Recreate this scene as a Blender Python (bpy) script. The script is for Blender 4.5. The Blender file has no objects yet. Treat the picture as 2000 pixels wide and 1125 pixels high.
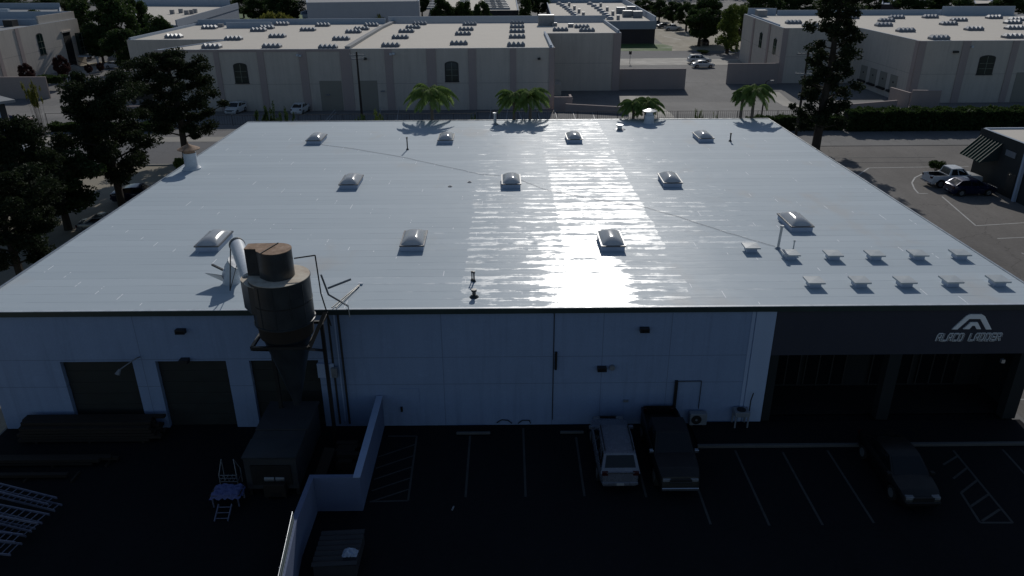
import bpy, bmesh, math, random
import numpy as np
from mathutils import Vector, Matrix
R = math.radians
sc = bpy.context.scene
C = sc.collection
# ------------------------------------------------------------------ camera
CAM_Z = 21.5; FPX = 1466.12; PITCH = 0.423219; YAW = 0.0047243; ROLL = -0.0053768
def _axes():
    f = Vector((math.sin(YAW)*math.cos(PITCH), math.cos(YAW)*math.cos(PITCH), -math.sin(PITCH)))
    r = Vector((math.cos(YAW), -math.sin(YAW), 0)); u = r.cross(f)
    return math.cos(ROLL)*r+math.sin(ROLL)*u, -math.sin(ROLL)*r+math.cos(ROLL)*u, f
AR, AU, AF = _axes()
cam = bpy.data.cameras.new('camera'); co = bpy.data.objects.new('camera', cam); C.objects.link(co)
cam.sensor_width = 36; cam.lens = FPX/2000*36; cam.clip_end = 3000; cam.clip_start = 0.5
m = Matrix((AR, AU, -AF)).transposed().to_4x4(); m.translation = (0, 0, CAM_Z); co.matrix_world = m
sc.camera = co
# ------------------------------------------------------------------ light
SUN_EL, SUN_AZ = 29.0, 6.5
w = bpy.data.worlds.new("World"); sc.world = w; w.use_nodes = True
nt = w.node_tree; bg = nt.nodes['Background']
sky = nt.nodes.new('ShaderNodeTexSky'); sky.sky_type = 'NISHITA'; sky.sun_disc = False
sky.sun_elevation = R(SUN_EL); sky.sun_rotation = R(SUN_AZ); sky.air_density = 1.0; sky.dust_density = 0.6; sky.ozone_density = 2.0
nt.links.new(sky.outputs[0], bg.inputs[0]); bg.inputs[1].default_value = 0.078
sl = bpy.data.lights.new('sun', 'SUN'); sl.energy = 3.55; sl.angle = R(0.53); sl.color = (1.0, 0.965, 0.91)
so = bpy.data.objects.new('sun', sl); C.objects.link(so)
sd = Vector((math.sin(R(SUN_AZ))*math.cos(R(SUN_EL)), math.cos(R(SUN_AZ))*math.cos(R(SUN_EL)), math.sin(R(SUN_EL))))
so.rotation_euler = sd.to_track_quat('Z', 'Y').to_euler(); so.location = (0, 60, 60)
sc.view_settings.view_transform = 'Standard'; sc.view_settings.look = 'None'; sc.view_settings.gamma = 1
sc.view_settings.exposure = -0.7
# ------------------------------------------------------------------ geometry helpers
def ray(px, py): return AF + AR*((px-1000)/FPX) - AU*((py-562.5)/FPX)
def G(px, py, z=0.0):
    d = ray(px, py); t = (z-CAM_Z)/d.z; return Vector((d.x*t, d.y*t, z))
def GY(px, py, Y):
    d = ray(px, py); t = Y/d.y; return Vector((d.x*t, Y, CAM_Z+d.z*t))
def gz(y): return 0.0 if y < 108 else (-1.3*(y-108)/16 if y < 124 else -1.3)
def GG(px, py):
    p = G(px, py, 0)
    for i in range(30): p = G(px, py, 0.5*p.z+0.5*gz(p.y))
    return p
class MB:
    def __init__(s): s.v = []; s.f = []
    def quad(s, *p):
        n = len(s.v); s.v += [tuple(q) for q in p]; s.f.append(tuple(range(n, n+len(p)))); return s
    def box(s, x0, x1, y0, y1, z0, z1):
        n = len(s.v)
        s.v += [(x0,y0,z0),(x1,y0,z0),(x1,y1,z0),(x0,y1,z0),(x0,y0,z1),(x1,y0,z1),(x1,y1,z1),(x0,y1,z1)]
        s.f += [tuple(n+i for i in q) for q in ((0,3,2,1),(4,5,6,7),(0,1,5,4),(1,2,6,5),(2,3,7,6),(3,0,4,7))]; return s
    def bar(s, a, b, w=0.05, h=None):
        a = Vector(a); b = Vector(b); h = h or w; d = (b-a).normalized()
        up = Vector((0,0,1)) if abs(d.z) < 0.95 else Vector((0,1,0))
        r = d.cross(up).normalized()*w/2; u = r.cross(d).normalized()*h/2; n = len(s.v)
        for c in (a, b):
            s.v += [tuple(c-r-u), tuple(c+r-u), tuple(c+r+u), tuple(c-r+u)]
        s.f += [tuple(n+i for i in q) for q in ((0,3,2,1),(4,5,6,7),(0,1,5,4),(1,2,6,5),(2,3,7,6),(3,0,4,7))]; return s
    def tube(s, a, b, r0, r1=None, n=12, cap=True):
        a = Vector(a); b = Vector(b); r1 = r0 if r1 is None else r1; d = (b-a).normalized()
        up = Vector((0,0,1)) if abs(d.z) < 0.95 else Vector((1,0,0))
        x = d.cross(up).normalized(); y = d.cross(x).normalized(); k = len(s.v)
        for c, r in ((a, r0), (b, r1)):
            for i in range(n):
                t = 2*math.pi*i/n; s.v.append(tuple(c+x*(r*math.cos(t))+y*(r*math.sin(t))))
        for i in range(n):
            j = (i+1) % n; s.f.append((k+j, k+i, k+n+i, k+n+j))
        if cap: s.f.append(tuple(k+i for i in range(n))); s.f.append(tuple(k+n+i for i in reversed(range(n))))
        return s
    def path(s, pts, r, n=8):
        for a, b in zip(pts, pts[1:]): s.tube(a, b, r, r, n)
        return s
    def lathe(s, prof, n=32, c=(0,0)):
        k = len(s.v)
        for r, z in prof:
            for i in range(n):
                t = 2*math.pi*i/n; s.v.append((c[0]+r*math.cos(t), c[1]+r*math.sin(t), z))
        for j in range(len(prof)-1):
            for i in range(n):
                i2 = (i+1) % n; s.f.append((k+j*n+i, k+j*n+i2, k+(j+1)*n+i2, k+(j+1)*n+i))
        s.f.append(tuple(k+i for i in reversed(range(n)))); q = k+(len(prof)-1)*n
        s.f.append(tuple(q+i for i in range(n))); return s
    def prism(s, pts, z0, z1):
        n = len(pts); k = len(s.v)
        a = sum(pts[i][0]*pts[(i+1)%n][1]-pts[(i+1)%n][0]*pts[i][1] for i in range(n))
        if a < 0: pts = pts[::-1]
        s.v += [(p[0], p[1], z0) for p in pts]+[(p[0], p[1], z1) for p in pts]
        for i in range(n):
            j = (i+1) % n; s.f.append((k+i, k+j, k+n+j, k+n+i))
        s.f.append(tuple(k+i for i in reversed(range(n)))); s.f.append(tuple(k+n+i for i in range(n))); return s
    def build(s, name, mat, parent=None, smooth=False, loc=None, bevel=0, seg=1, label=None):
        me = bpy.data.meshes.new(name); me.from_pydata(s.v, [], s.f); me.update()
        o = bpy.data.objects.new(name, me); C.objects.link(o); me.materials.append(mat)
        if smooth:
            me.polygons.foreach_set('use_smooth', [True]*len(me.polygons)); me.set_sharp_from_angle(angle=R(38))
        if parent: o.parent = parent
        if loc: o.location = loc
        if bevel:
            b = o.modifiers.new('bevel', 'BEVEL'); b.width = bevel; b.segments = seg; b.limit_method = 'ANGLE'
        if label: o['label'] = label
        return o
def tag(o, label, cat, group=None):
    o['label'] = label; o['category'] = cat
    if group: o['group'] = group
    return o
def thing(name, label, cat, loc=(0,0,0), rz=0, group=None):
    o = bpy.data.objects.new(name, None); C.objects.link(o); o.location = loc; o.rotation_euler = (0,0,rz)
    o.empty_display_size = 0.3
    return tag(o, label, cat, group)
def copy_tree(o, parent=None):
    c = o.copy(); C.objects.link(c)
    if parent: c.parent = parent
    for ch in list(o.children): copy_tree(ch, c)
    return c
def struct(o, kind='structure'): o['kind'] = kind; return o
# ------------------------------------------------------------------ node materials
class NT:
    def __init__(s, m):
        m.use_nodes = True; s.t = m.node_tree; s.b = s.t.nodes['Principled BSDF']; s._pos = None
    def n(s, k, **kw):
        o = s.t.nodes.new('ShaderNode'+k)
        for a, b in kw.items(): setattr(o, a, b)
        return o
    def put(s, sock, v):
        if isinstance(v, bpy.types.NodeSocket): s.t.links.new(v, sock)
        else:
            try: sock.default_value = v
            except Exception: sock.default_value = tuple(v)+(1,)
    def pos(s):
        if s._pos is None: s._pos = s.n('NewGeometry').outputs['Position']
        return s._pos
    def obj(s): return s.n('TexCoord').outputs['Object']
    def xyz(s, v=None):
        o = s.n('SeparateXYZ'); s.put(o.inputs[0], v or s.pos()); return o.outputs
    def comb(s, x, y, z):
        o = s.n('CombineXYZ'); [s.put(o.inputs[i], v) for i, v in enumerate((x, y, z))]; return o.outputs[0]
    def m(s, op, a, b=0.0, c=0.0):
        o = s.n('Math', operation=op); s.put(o.inputs[0], a); s.put(o.inputs[1], b)
        if op in ('MULTIPLY_ADD','SMOOTH_MIN','WRAP','COMPARE'): s.put(o.inputs[2], c)
        return o.outputs[0]
    def scale(s, v, sv):
        o = s.n('VectorMath', operation='MULTIPLY'); s.put(o.inputs[0], v); o.inputs[1].default_value = sv; return o.outputs[0]
    def noise(s, v, sca=1.0, det=3.0, rough=0.55):
        o = s.n('TexNoise'); s.put(o.inputs['Vector'], v); o.inputs['Scale'].default_value = sca
        o.inputs['Detail'].default_value = det; o.inputs['Roughness'].default_value = rough; return o.outputs[0]
    def rng(s, v, a, b, c=0.0, d=1.0, smooth=False):
        o = s.n('MapRange', interpolation_type='SMOOTHSTEP' if smooth else 'LINEAR'); s.put(o.inputs[0], v)
        for i, q in enumerate((a, b, c, d)): s.put(o.inputs[i+1], q)
        return o.outputs[0]
    def mix(s, f, a, b):
        o = s.n('Mix', data_type='RGBA'); s.put(o.inputs[0], f)
        for i, q in ((6, a), (7, b)):
            if isinstance(q, bpy.types.NodeSocket): s.t.links.new(q, o.inputs[i])
            else: o.inputs[i].default_value = tuple(q)[:3]+(1,)
        return o.outputs[2]
    def ramp(s, v, stops, const=False):
        o = s.n('ValToRGB'); s.put(o.inputs[0], v); cr = o.color_ramp
        if const: cr.interpolation = 'CONSTANT'
        while len(cr.elements) < len(stops): cr.elements.new(0.5)
        for e, (p, c) in zip(cr.elements, stops): e.position = p; e.color = (c, c, c, 1) if isinstance(c, (int, float)) else tuple(c)+(1,)
        return o.outputs[0]
    def bump(s, h, st=0.3, dist=0.02):
        o = s.n('Bump'); o.inputs['Strength'].default_value = st; o.inputs['Distance'].default_value = dist
        s.put(o.inputs['Height'], h); s.t.links.new(o.outputs[0], s.b.inputs['Normal'])
    def set(s, color=None, rough=None, metal=None, spec=None):
        for k, v in (('Base Color', color), ('Roughness', rough), ('Metallic', metal), ('Specular IOR Level', spec)):
            if v is not None: s.put(s.b.inputs[k], v)
def new(name): mm = bpy.data.materials.new(name); return mm, NT(mm)
def dk(c, f): return tuple(x*f for x in c)
def mat(name, col, rough=0.7, var=0.18, sca=1.5, fine=30, metal=0.0, spec=0.5, bump=0.15, objc=False):
    mm, n = new(name); p = n.obj() if objc else n.pos()
    a = n.noise(p, sca, 4); b = n.noise(p, fine, 2)
    f = n.m('ADD', n.m('MULTIPLY', a, 0.6), n.m('MULTIPLY', b, 0.4))
    n.set(n.mix(n.rng(f, 0.3, 0.7), dk(col, 1-var), dk(col, 1+var)), n.rng(a, 0.3, 0.7, max(0.03, rough-0.08), min(1, rough+0.08)), metal, spec)
    if bump: n.bump(b, bump, 0.01)
    return mm
M = {}
def asphalt(name, col, stain=0.25, spec=0.2, crack=True):
    mm, n = new(name); p = n.pos()
    big = n.noise(p, 0.07, 5, 0.6); mid = n.noise(n.scale(p, (1, 0.25, 1)), 0.8, 4); fine = n.noise(p, 3.6, 4, 0.8)
    v = n.m('ADD', n.m('MULTIPLY', big, 0.5), n.m('ADD', n.m('MULTIPLY', mid, 0.20), n.m('MULTIPLY', fine, 0.34)))
    c = n.mix(n.rng(v, 0.32, 0.68), dk(col, 1-stain), dk(col, 1+stain))
    if crack:
        vo = n.n('TexVoronoi', feature='DISTANCE_TO_EDGE'); n.put(vo.inputs['Vector'], n.scale(p, (1, 1, 1))); vo.inputs['Scale'].default_value = 0.13
        wob = n.noise(p, 1.2, 3); n2 = n.n('VectorMath', operation='ADD')
        n.put(n2.inputs[0], p); n.put(n2.inputs[1], n.comb(n.m('MULTIPLY', wob, 2.0), n.m('MULTIPLY', wob, 2.0), 0)); n.put(vo.inputs['Vector'], n2.outputs[0])
        c = n.mix(n.m('MULTIPLY', n.m('LESS_THAN', vo.outputs['Distance'], 0.004), 0.35), c, dk(col, 0.35))
    n.set(c, 0.9, 0, spec); n.bump(fine, 0.4, 0.01); return mm
M['asphalt'] = asphalt('lot_asphalt', (0.195, 0.19, 0.185), 0.32)
M['asphalt_right'] = asphalt('right_lot_asphalt', (0.175, 0.163, 0.152), 0.36)
M['asphalt_dark'] = asphalt('shade_dark_asphalt', (0.013, 0.0135, 0.016), 0.3, 0.1, False)  # deep shade of the front lot put into the asphalt colour
M['street'] = asphalt('street_asphalt', (0.16, 0.16, 0.165), 0.15)
M['concrete'] = mat('concrete', (0.33, 0.31, 0.275), 0.85, 0.2, 0.4, 12)
M['tan'] = mat('tan_dirt_paving', (0.30, 0.265, 0.20), 0.9, 0.25, 0.5, 8)
M['kerb'] = mat('kerb_concrete', (0.10, 0.10, 0.10), 0.85, 0.2)
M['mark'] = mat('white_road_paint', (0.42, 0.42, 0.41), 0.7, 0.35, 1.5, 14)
M['mark_dim'] = mat('dim_road_paint', (0.05, 0.05, 0.048), 0.8, 0.5, 1.5, 9)  # road paint in a much darker, more uneven tone
M['grass'] = mat('lawn_grass', (0.07, 0.13, 0.03), 0.9, 0.4, 0.3, 6)
# walls
def wall_mat(name, col, var=0.1, vl=(), hl=(), lw=0.018, wear=False):
    mm, n = new(name); p = n.pos(); x, y, z = n.xyz()
    a = n.noise(p, 0.35, 4); b = n.noise(p, 14, 2, 0.7); st = n.noise(n.scale(p, (1.6, 1.6, 0.12)), 1.0, 3)
    f = n.m('ADD', n.m('MULTIPLY', a, 0.30), n.m('ADD', n.m('MULTIPLY', b, 0.40), n.m('MULTIPLY', st, 0.30)))
    c = n.mix(n.rng(f, 0.3, 0.7), dk(col, 1-var), dk(col, 1+var))
    if wear:
        run = n.rng(n.noise(n.scale(p, (2.6, 2.6, 0.16)), 1.0, 4, 0.7), 0.52, 0.72, 0, 1); scuff = n.rng(n.noise(n.scale(p, (1.2, 1.2, 2.0)), 1.0, 5, 0.75), 0.55, 0.72, 0, 1)
        c = n.mix(n.m('MULTIPLY', run, 0.22), c, dk(col, 0.45)); c = n.mix(n.m('MULTIPLY', scuff, 0.14), c, dk(col, 1.5))
    line = None
    for ax, L in ((x, vl), (z, hl)):
        for q in L:
            t = n.m('LESS_THAN', n.m('ABSOLUTE', n.m('SUBTRACT', ax, q)), lw)
            line = t if line is None else n.m('MAXIMUM', line, t)
    if line is not None: c = n.mix(n.m('MULTIPLY', line, 0.55), c, dk(col, 0.3))
    n.set(c, 0.88, 0, 0.25); n.bump(b, 0.35, 0.012); return mm
M['facade'] = wall_mat('facade_paint', (0.25, 0.33, 0.50), 0.1, (-17.45, -3.17, 2.08, 4.42, 7.61), (2.38, 3.86), 0.014, True)
M['beige'] = wall_mat('beige_stucco', (0.58, 0.52, 0.46), 0.12, (), (3.4,), 0.03, True)
M['pink'] = wall_mat('rose_stucco', (0.42, 0.345, 0.325), 0.08)
M['yardwall'] = wall_mat('rose_block', (0.36, 0.30, 0.28), 0.09)
M['band'] = wall_mat('charcoal_paint', (0.05, 0.052, 0.07), 0.1)
M['coldark'] = wall_mat('dark_column_paint', (0.02, 0.024, 0.026), 0.1)
M['enclosure'] = wall_mat('enclosure_paint', (0.14, 0.175, 0.28), 0.14)
M['pilaster'] = wall_mat('pilaster_paint', (0.38, 0.47, 0.65), 0.08)
M['fascia'] = mat('green_metal_fascia', (0.022, 0.040, 0.040), 0.5, 0.15)
M['roofbeige'] = wall_mat('beige_roof_coat', (0.68, 0.625, 0.545), 0.07)
M['parapet'] = wall_mat('parapet_coat', (0.36, 0.42, 0.50), 0.08)
M['greyroof'] = wall_mat('grey_roof_coat', (0.30, 0.31, 0.32), 0.12)
M['darkbrick'] = wall_mat('dark_brick', (0.055, 0.05, 0.055), 0.2)
M['bluewall'] = wall_mat('pale_blue_wall', (0.30, 0.34, 0.40), 0.08)
M['paleblue'] = wall_mat('white_blue_plaster', (0.42, 0.50, 0.62), 0.1)
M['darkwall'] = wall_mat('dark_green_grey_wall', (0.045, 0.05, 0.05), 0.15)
M['door'] = mat('dark_roller_door', (0.020, 0.024, 0.024), 0.6, 0.15)
M['doorbeige'] = wall_mat('beige_roller_door', (0.30, 0.28, 0.24), 0.06)
M['black'] = mat('black_metal', (0.012, 0.012, 0.013), 0.55, 0.2)
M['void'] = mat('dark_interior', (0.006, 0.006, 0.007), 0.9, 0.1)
M['steel'] = mat('dark_painted_steel', (0.028, 0.034, 0.040), 0.38, 0.3, 1.2, 10, 0.0)
M['whitepipe'] = mat('white_coated_pipe', (0.55, 0.60, 0.66), 0.45, 0.15, 3, 15)
M['galv'] = mat('galvanised_metal', (0.42, 0.44, 0.46), 0.35, 0.2, 3, 20, 0.7)
M['greymetal'] = mat('grey_metal', (0.24, 0.25, 0.27), 0.5, 0.25, 3, 20, 0.3)
M['alu'] = mat('aluminium_ladder', (0.16, 0.17, 0.24), 0.4, 0.25, 3, 20, 0.2)
M['bluetarp'] = mat('blue_cover', (0.10, 0.12, 0.28), 0.7, 0.3, 4, 20)
M['timber'] = mat('weathered_timber', (0.06, 0.042, 0.028), 0.85, 0.35, 2, 20)
M['timber_dark'] = mat('dark_timber', (0.022, 0.016, 0.012), 0.9, 0.4, 2, 20)
M['bin'] = mat('dark_bin_metal', (0.035, 0.037, 0.042), 0.6, 0.25)
M['bark'] = mat('bark', (0.045, 0.036, 0.028), 0.95, 0.4, 4, 25)
M['polewood'] = mat('dark_pole_wood', (0.04, 0.032, 0.026), 0.9, 0.3, 3, 25)
M['glassdark'] = mat('dark_glass', (0.008, 0.010, 0.012), 0.08, 0.1, bump=0)
M['winglass'] = mat('window_glass', (0.012, 0.028, 0.025), 0.12, 0.2, bump=0)
M['winframe'] = mat('window_frame', (0.20, 0.22, 0.17), 0.6)
M['trimdark'] = mat('dark_trim', (0.03, 0.03, 0.03), 0.7)
M['lamp'] = mat('lamp_housing', (0.02, 0.02, 0.022), 0.5)
M['whitebox'] = mat('white_enamel', (0.22, 0.24, 0.27), 0.5, 0.12)
M['logo'] = mat('white_sign_face', (0.88, 0.90, 0.93), 0.5, 0.05, bump=0)
M['logodark'] = mat('letter_inset', (0.10, 0.11, 0.14), 0.6, 0.05, bump=0)
M['rust'] = None
mm, n = new('rusted_lid'); p = n.pos(); a = n.noise(p, 3, 5, 0.65)
n.set(n.ramp(n.rng(a, 0.3, 0.7), [(0, (0.17, 0.11, 0.08)), (0.5, (0.32, 0.21, 0.14)), (1, (0.44, 0.32, 0.24))]), 0.8, 0, 0.3); n.bump(a, 0.3, 0.02); M['rust'] = mm
mm, n = new('dusty_beige_lid'); p = n.pos(); a = n.noise(p, 2.2, 5, 0.6)
n.set(n.mix(n.rng(a, 0.35, 0.7), (0.70, 0.64, 0.53), (0.50, 0.40, 0.31)), 0.75, 0, 0.3); M['dustlid'] = mm
mm, n = new('awning_metal'); x, y, z = n.xyz(); s_ = n.m('FRACT', n.m('MULTIPLY', y, 2.0))
n.set(n.mix(n.m('GREATER_THAN', s_, 0.82), (0.006, 0.035, 0.026), (0.035, 0.10, 0.08)), 0.75, 0, 0.1); M['awning'] = mm
mm, n = new('slat_fabric'); x, y, z = n.xyz(); s_ = n.m('FRACT', n.m('MULTIPLY', y, 4.5))
n.set(n.mix(n.m('GREATER_THAN', s_, 0.4), (0.03, 0.035, 0.035), (0.30, 0.36, 0.36)), 0.7); M['slat'] = mm
# glossy coated roof of the main building
mm, n = new('white_silicone_roof'); p = n.pos(); x, y, z = n.xyz()
ROW = 0.915
rowf = n.m('DIVIDE', n.m('ADD', y, n.m('MULTIPLY', n.m('SUBTRACT', n.noise(n.scale(p, (0.25, 0.6, 0)), 1.0, 2), 0.5), 0.10)), ROW)
row = n.m('FLOOR', rowf); fr = n.m('FRACT', rowf)
wn = n.n('TexWhiteNoise', noise_dimensions='1D'); n.put(wn.inputs['W'], row); rrand = wn.outputs['Value']
seam = n.m('LESS_THAN', fr, 0.055)
xs = n.m('ADD', x, n.m('ADD', n.m('MULTIPLY', row, 1.35), n.m('MULTIPLY', rrand, 0.25)))
glint_tick = n.m('LESS_THAN', n.m('FRACT', n.m('MULTIPLY', xs, 1/9.6)), 0.0048)
glint_tick = n.m('MULTIPLY', glint_tick, n.m('GREATER_THAN', n.noise(n.scale(p, (0.3, 1.5, 0)), 1.2, 2), 0.52))
st1 = n.noise(n.scale(p, (0.35, 5.0, 0)), 1.0, 4, 0.65); st2 = n.noise(n.scale(p, (1.1, 9.0, 0)), 1.3, 5, 0.7); bl = n.noise(n.scale(p, (1, 1, 0)), 1.1, 6, 0.7)
xw = n.m('ADD', x, n.m('MULTIPLY', n.m('SUBTRACT', n.noise(n.scale(p, (0.5, 0.6, 0)), 1.3, 5, 0.7), 0.5), 0.9))
def X01(v): return (v+10)/30
zone = n.ramp(n.rng(xw, -10, 20), [(0, 0.0), (X01(-2.6), 0.12), (X01(-2.35), 0.62), (X01(-0.75), 0.54), (X01(-0.6), 0.42), (X01(0.9), 0.46), (X01(1.0), 0.62), (X01(2.6), 0.58), (X01(2.95), 0.92), (X01(5.6), 0.84), (X01(6.6), 0.96), (X01(8.62), 0.36), (X01(10.4), 0.42), (X01(12.6), 0.30), (X01(14.4), 0.12), (X01(16), 0.0)], True)
# the glossiest coat ends about two thirds back: further back it is patchier
fade = n.rng(y, 42, 64, 0.0, 0.48)
gl = n.m('SUBTRACT', n.m('ADD', n.m('MULTIPLY', zone, 0.85), n.m('ADD', n.m('MULTIPLY', n.m('SUBTRACT', st1, 0.5), 2.2), n.m('ADD', n.m('MULTIPLY', n.m('SUBTRACT', st2, 0.5), 1.1), n.m('ADD', n.m('MULTIPLY', n.m('SUBTRACT', bl, 0.5), 1.9), n.m('MULTIPLY', n.m('SUBTRACT', rrand, 0.5), 0.40))))), fade)
core = n.m('MULTIPLY', n.m('MULTIPLY', n.rng(xw, 1.2, 2.6, 0, 1, True), n.rng(xw, 4.9, 6.6, 1, 0, True)), n.rng(y, 34.5, 41.0, 1, 0, True))
frontr = n.m('MULTIPLY', n.rng(xw, 5.6, 6.4, 0, 1, True), n.rng(y, 36.0, 42.0, 1, 0, True))
gl = n.m('SUBTRACT', gl, n.m('MULTIPLY', frontr, 0.38))
gl = n.m('ADD', gl, n.m('ADD', n.m('MULTIPLY', core, 0.55), n.m('MULTIPLY', n.m('SUBTRACT', n.m('PINGPONG', fr, 0.5), 0.30), -1.2)))
gmask = n.rng(gl, 0.55, 1.02, 0, 1, True)
hz = n.m('MULTIPLY', n.rng(xw, -5.0, 2.5, 0, 1, True), n.rng(xw, 8.0, 16.0, 1, 0, True))
dirt = n.noise(n.scale(p, (0.16, 0.10, 0)), 1.0, 4, 0.6); dirt2 = n.rng(dirt, 0.56, 0.72, 0, 1, True)
base = n.mix(n.rng(n.m('ADD', n.m('MULTIPLY', n.noise(n.scale(p, (0.15, 2.2, 0)), 1.0, 4), 0.6), n.m('MULTIPLY', rrand, 0.35)), 0.25, 0.75), (0.47, 0.545, 0.60), (0.53, 0.605, 0.66))
base = n.mix(n.m('MULTIPLY', dirt2, 0.55), base, (0.50, 0.49, 0.47))
base = n.mix(n.m('MULTIPLY', gmask, 0.5), base, (0.58, 0.65, 0.70))
base = n.mix(n.m('MULTIPLY', seam, n.rng(n.noise(n.scale(p, (0.3, 2, 0)), 1.5, 3), 0.38, 0.6, 0.1, 0.6)), base, (0.26, 0.32, 0.39))
base = n.mix(n.m('MULTIPLY', glint_tick, 0.8), base, (0.95, 0.97, 1.0))  # glints on tilted sheet ends, painted near-white into the base colour
n.set(base, n.m('SUBTRACT', n.m('SUBTRACT', n.rng(gmask, 0, 1, 0.70, 0.27), n.m('MULTIPLY', n.m('MULTIPLY', hz, n.rng(st1, 0.35, 0.65, 0.4, 1.0)), n.rng(gmask, 0, 1, 0.15, 0.0))), n.m('MULTIPLY', n.m('SUBTRACT', bl, 0.5), 0.10)), 0, n.m('MAXIMUM', n.rng(gmask, 0, 1, 0.15, 0.45), n.m('MULTIPLY', hz, 0.26)))
hb = n.m('ADD', n.m('MULTIPLY', st2, 0.5), n.m('ADD', n.m('MULTIPLY', st1, 0.8), n.m('MULTIPLY', seam, 0.35))); n.bump(hb, 0.35, 0.012)
M['roof'] = mm
# foliage
def leaf_mat(name, dark, light, transl=0.22, sp=0.15):
    mm, n = new(name); g = n.n('NewGeometry'); r_ = g.outputs['Random Per Island']
    cl = n.noise(n.obj(), 0.9, 3)
    n.set(n.mix(n.rng(n.m('ADD', n.m('MULTIPLY', r_, 0.5), n.m('MULTIPLY', cl, 0.5)), 0.25, 0.75), dark, light), 0.7, 0, sp)
    tr = n.n('BsdfTranslucent'); tr.inputs[0].default_value = tuple(x*1.6 for x in light)+(1,); mx = n.n('MixShader'); mx.inputs[0].default_value = transl
    n.t.links.new(n.b.outputs[0], mx.inputs[1]); n.t.links.new(tr.outputs[0], mx.inputs[2]); n.t.links.new(mx.outputs[0], n.t.nodes['Material Output'].inputs[0])
    return mm
M['leaf'] = leaf_mat('dark_leaf', (0.018, 0.035, 0.012), (0.045, 0.075, 0.022))
M['leaflight'] = leaf_mat('light_leaf', (0.045, 0.075, 0.015), (0.11, 0.15, 0.035))
M['leafyellow'] = leaf_mat('yellow_leaf', (0.09, 0.11, 0.02), (0.17, 0.17, 0.04))
M['pine'] = leaf_mat('pine_needle', (0.012, 0.019, 0.011), (0.030, 0.042, 0.019), 0.16, 0.08)
M['purple'] = leaf_mat('purple_leaf', (0.03, 0.015, 0.016), (0.06, 0.03, 0.028))
M['palmleaf'] = leaf_mat('palm_leaf', (0.08, 0.13, 0.04), (0.20, 0.28, 0.09), 0.45)
M['palmtrunk'] = mat('palm_trunk', (0.13, 0.11, 0.09), 0.9, 0.3, 5, 20)
# ------------------------------------------------------------------ ground sheets
def sheet(name, pts, mat_, layer=1, kind='structure'):
    bm = bmesh.new(); vs = [bm.verts.new((p[0], p[1], 0)) for p in pts]; bm.faces.new(vs)
    for yy in (108.0, 124.0):
        g = bm.verts[:]+bm.edges[:]+bm.faces[:]
        bmesh.ops.bisect_plane(bm, geom=g, plane_co=(0, yy, 0), plane_no=(0, 1, 0))
    for v in bm.verts: v.co.z = gz(v.co.y)+0.004*layer
    bm.normal_update()
    for f in bm.faces:
        if f.normal.z < 0: f.normal_flip()
    me = bpy.data.meshes.new(name); bm.to_mesh(me); bm.free(); me.materials.append(mat_)
    o = bpy.data.objects.new(name, me); C.objects.link(o); return struct(o, kind) if kind else o
def rect(x0, x1, y0, y1): return [(x0, y0), (x1, y0), (x1, y1), (x0, y1)]
def px(*q): return [tuple(GG(a, b))[:2] for a, b in q]
sheet('ground', rect(-900, 900, -60, 1600), M['asphalt'], 0)
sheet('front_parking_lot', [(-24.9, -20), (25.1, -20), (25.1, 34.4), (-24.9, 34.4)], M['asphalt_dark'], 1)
sheet('right_parking_lot', [(25.7, -20), (60, -20), (60, 92), (25.7, 92)], M['asphalt_right'], 1)
sheet('left_dirt_strip', [(-40.5, -20), (-25.0, -20), (-25.0, 71), (-30, 84), (-46, 81.5)], M['tan'], 1)
sheet('left_street', [(-120, 81.5), (-30, 81.5), (-24, 92.5), (-120, 92.8)], M['street'], 2)
sheet('left_path', [(-120, 92.9), (-26, 92.6), (-26, 95.2), (-120, 95.5)], M['concrete'], 2)
sheet('alley_road', [(25.7, 88.5), (90, 88.5), (90, 95.6), (25.7, 96.5)], M['asphalt'], 2)
sheet('back_street', rect(-300, 300, 176.5, 191.5), M['street'], 2)
sheet('far_pavement', rect(-300, 300, 167, 176.3), M['concrete'], 2)
sheet('far_parking_lot', [(40.5, 191.7), (66, 191.7), (75, 300), (44, 300)], M['tan'], 2)
sheet('back_lawn', [(14, 191.8), (40.5, 191.8), (42.5, 201), (41, 207.3), (14, 207.3)], M['grass'], 3)
sheet('park_lawn', rect(-70, -15, 262, 300), M['grass'], 2)
sheet('left_lawn', [(-115, 262), (-72, 262), (-72, 330), (-130, 330)], M['grass'], 2)
sheet('driveway_concrete', px((1208, 187), (1268, 187), (1318, 230), (1228, 230)), M['concrete'], 3)
sheet('dock_concrete', px((1500, 180), (1522, 180), (1580, 215), (1530, 207)), M['concrete'], 3)
sheet('yard_concrete_strip', px((1630, 214), (1755, 204), (1778, 213), (1640, 224)), M['concrete'], 3)
sheet('street_corner_path', px((1210, 115), (1345, 113), (1345, 124), (1215, 126)), M['concrete'], 3)
sheet('planting_bed', px((150, 128), (200, 120), (255, 120), (255, 128), (215, 131), (160, 146)), M['tan'], 3)
sheet('front_door_path', px((108, 150), (135, 132), (178, 128), (205, 134), (160, 150), (160, 155)), M['concrete'], 4)
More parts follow.
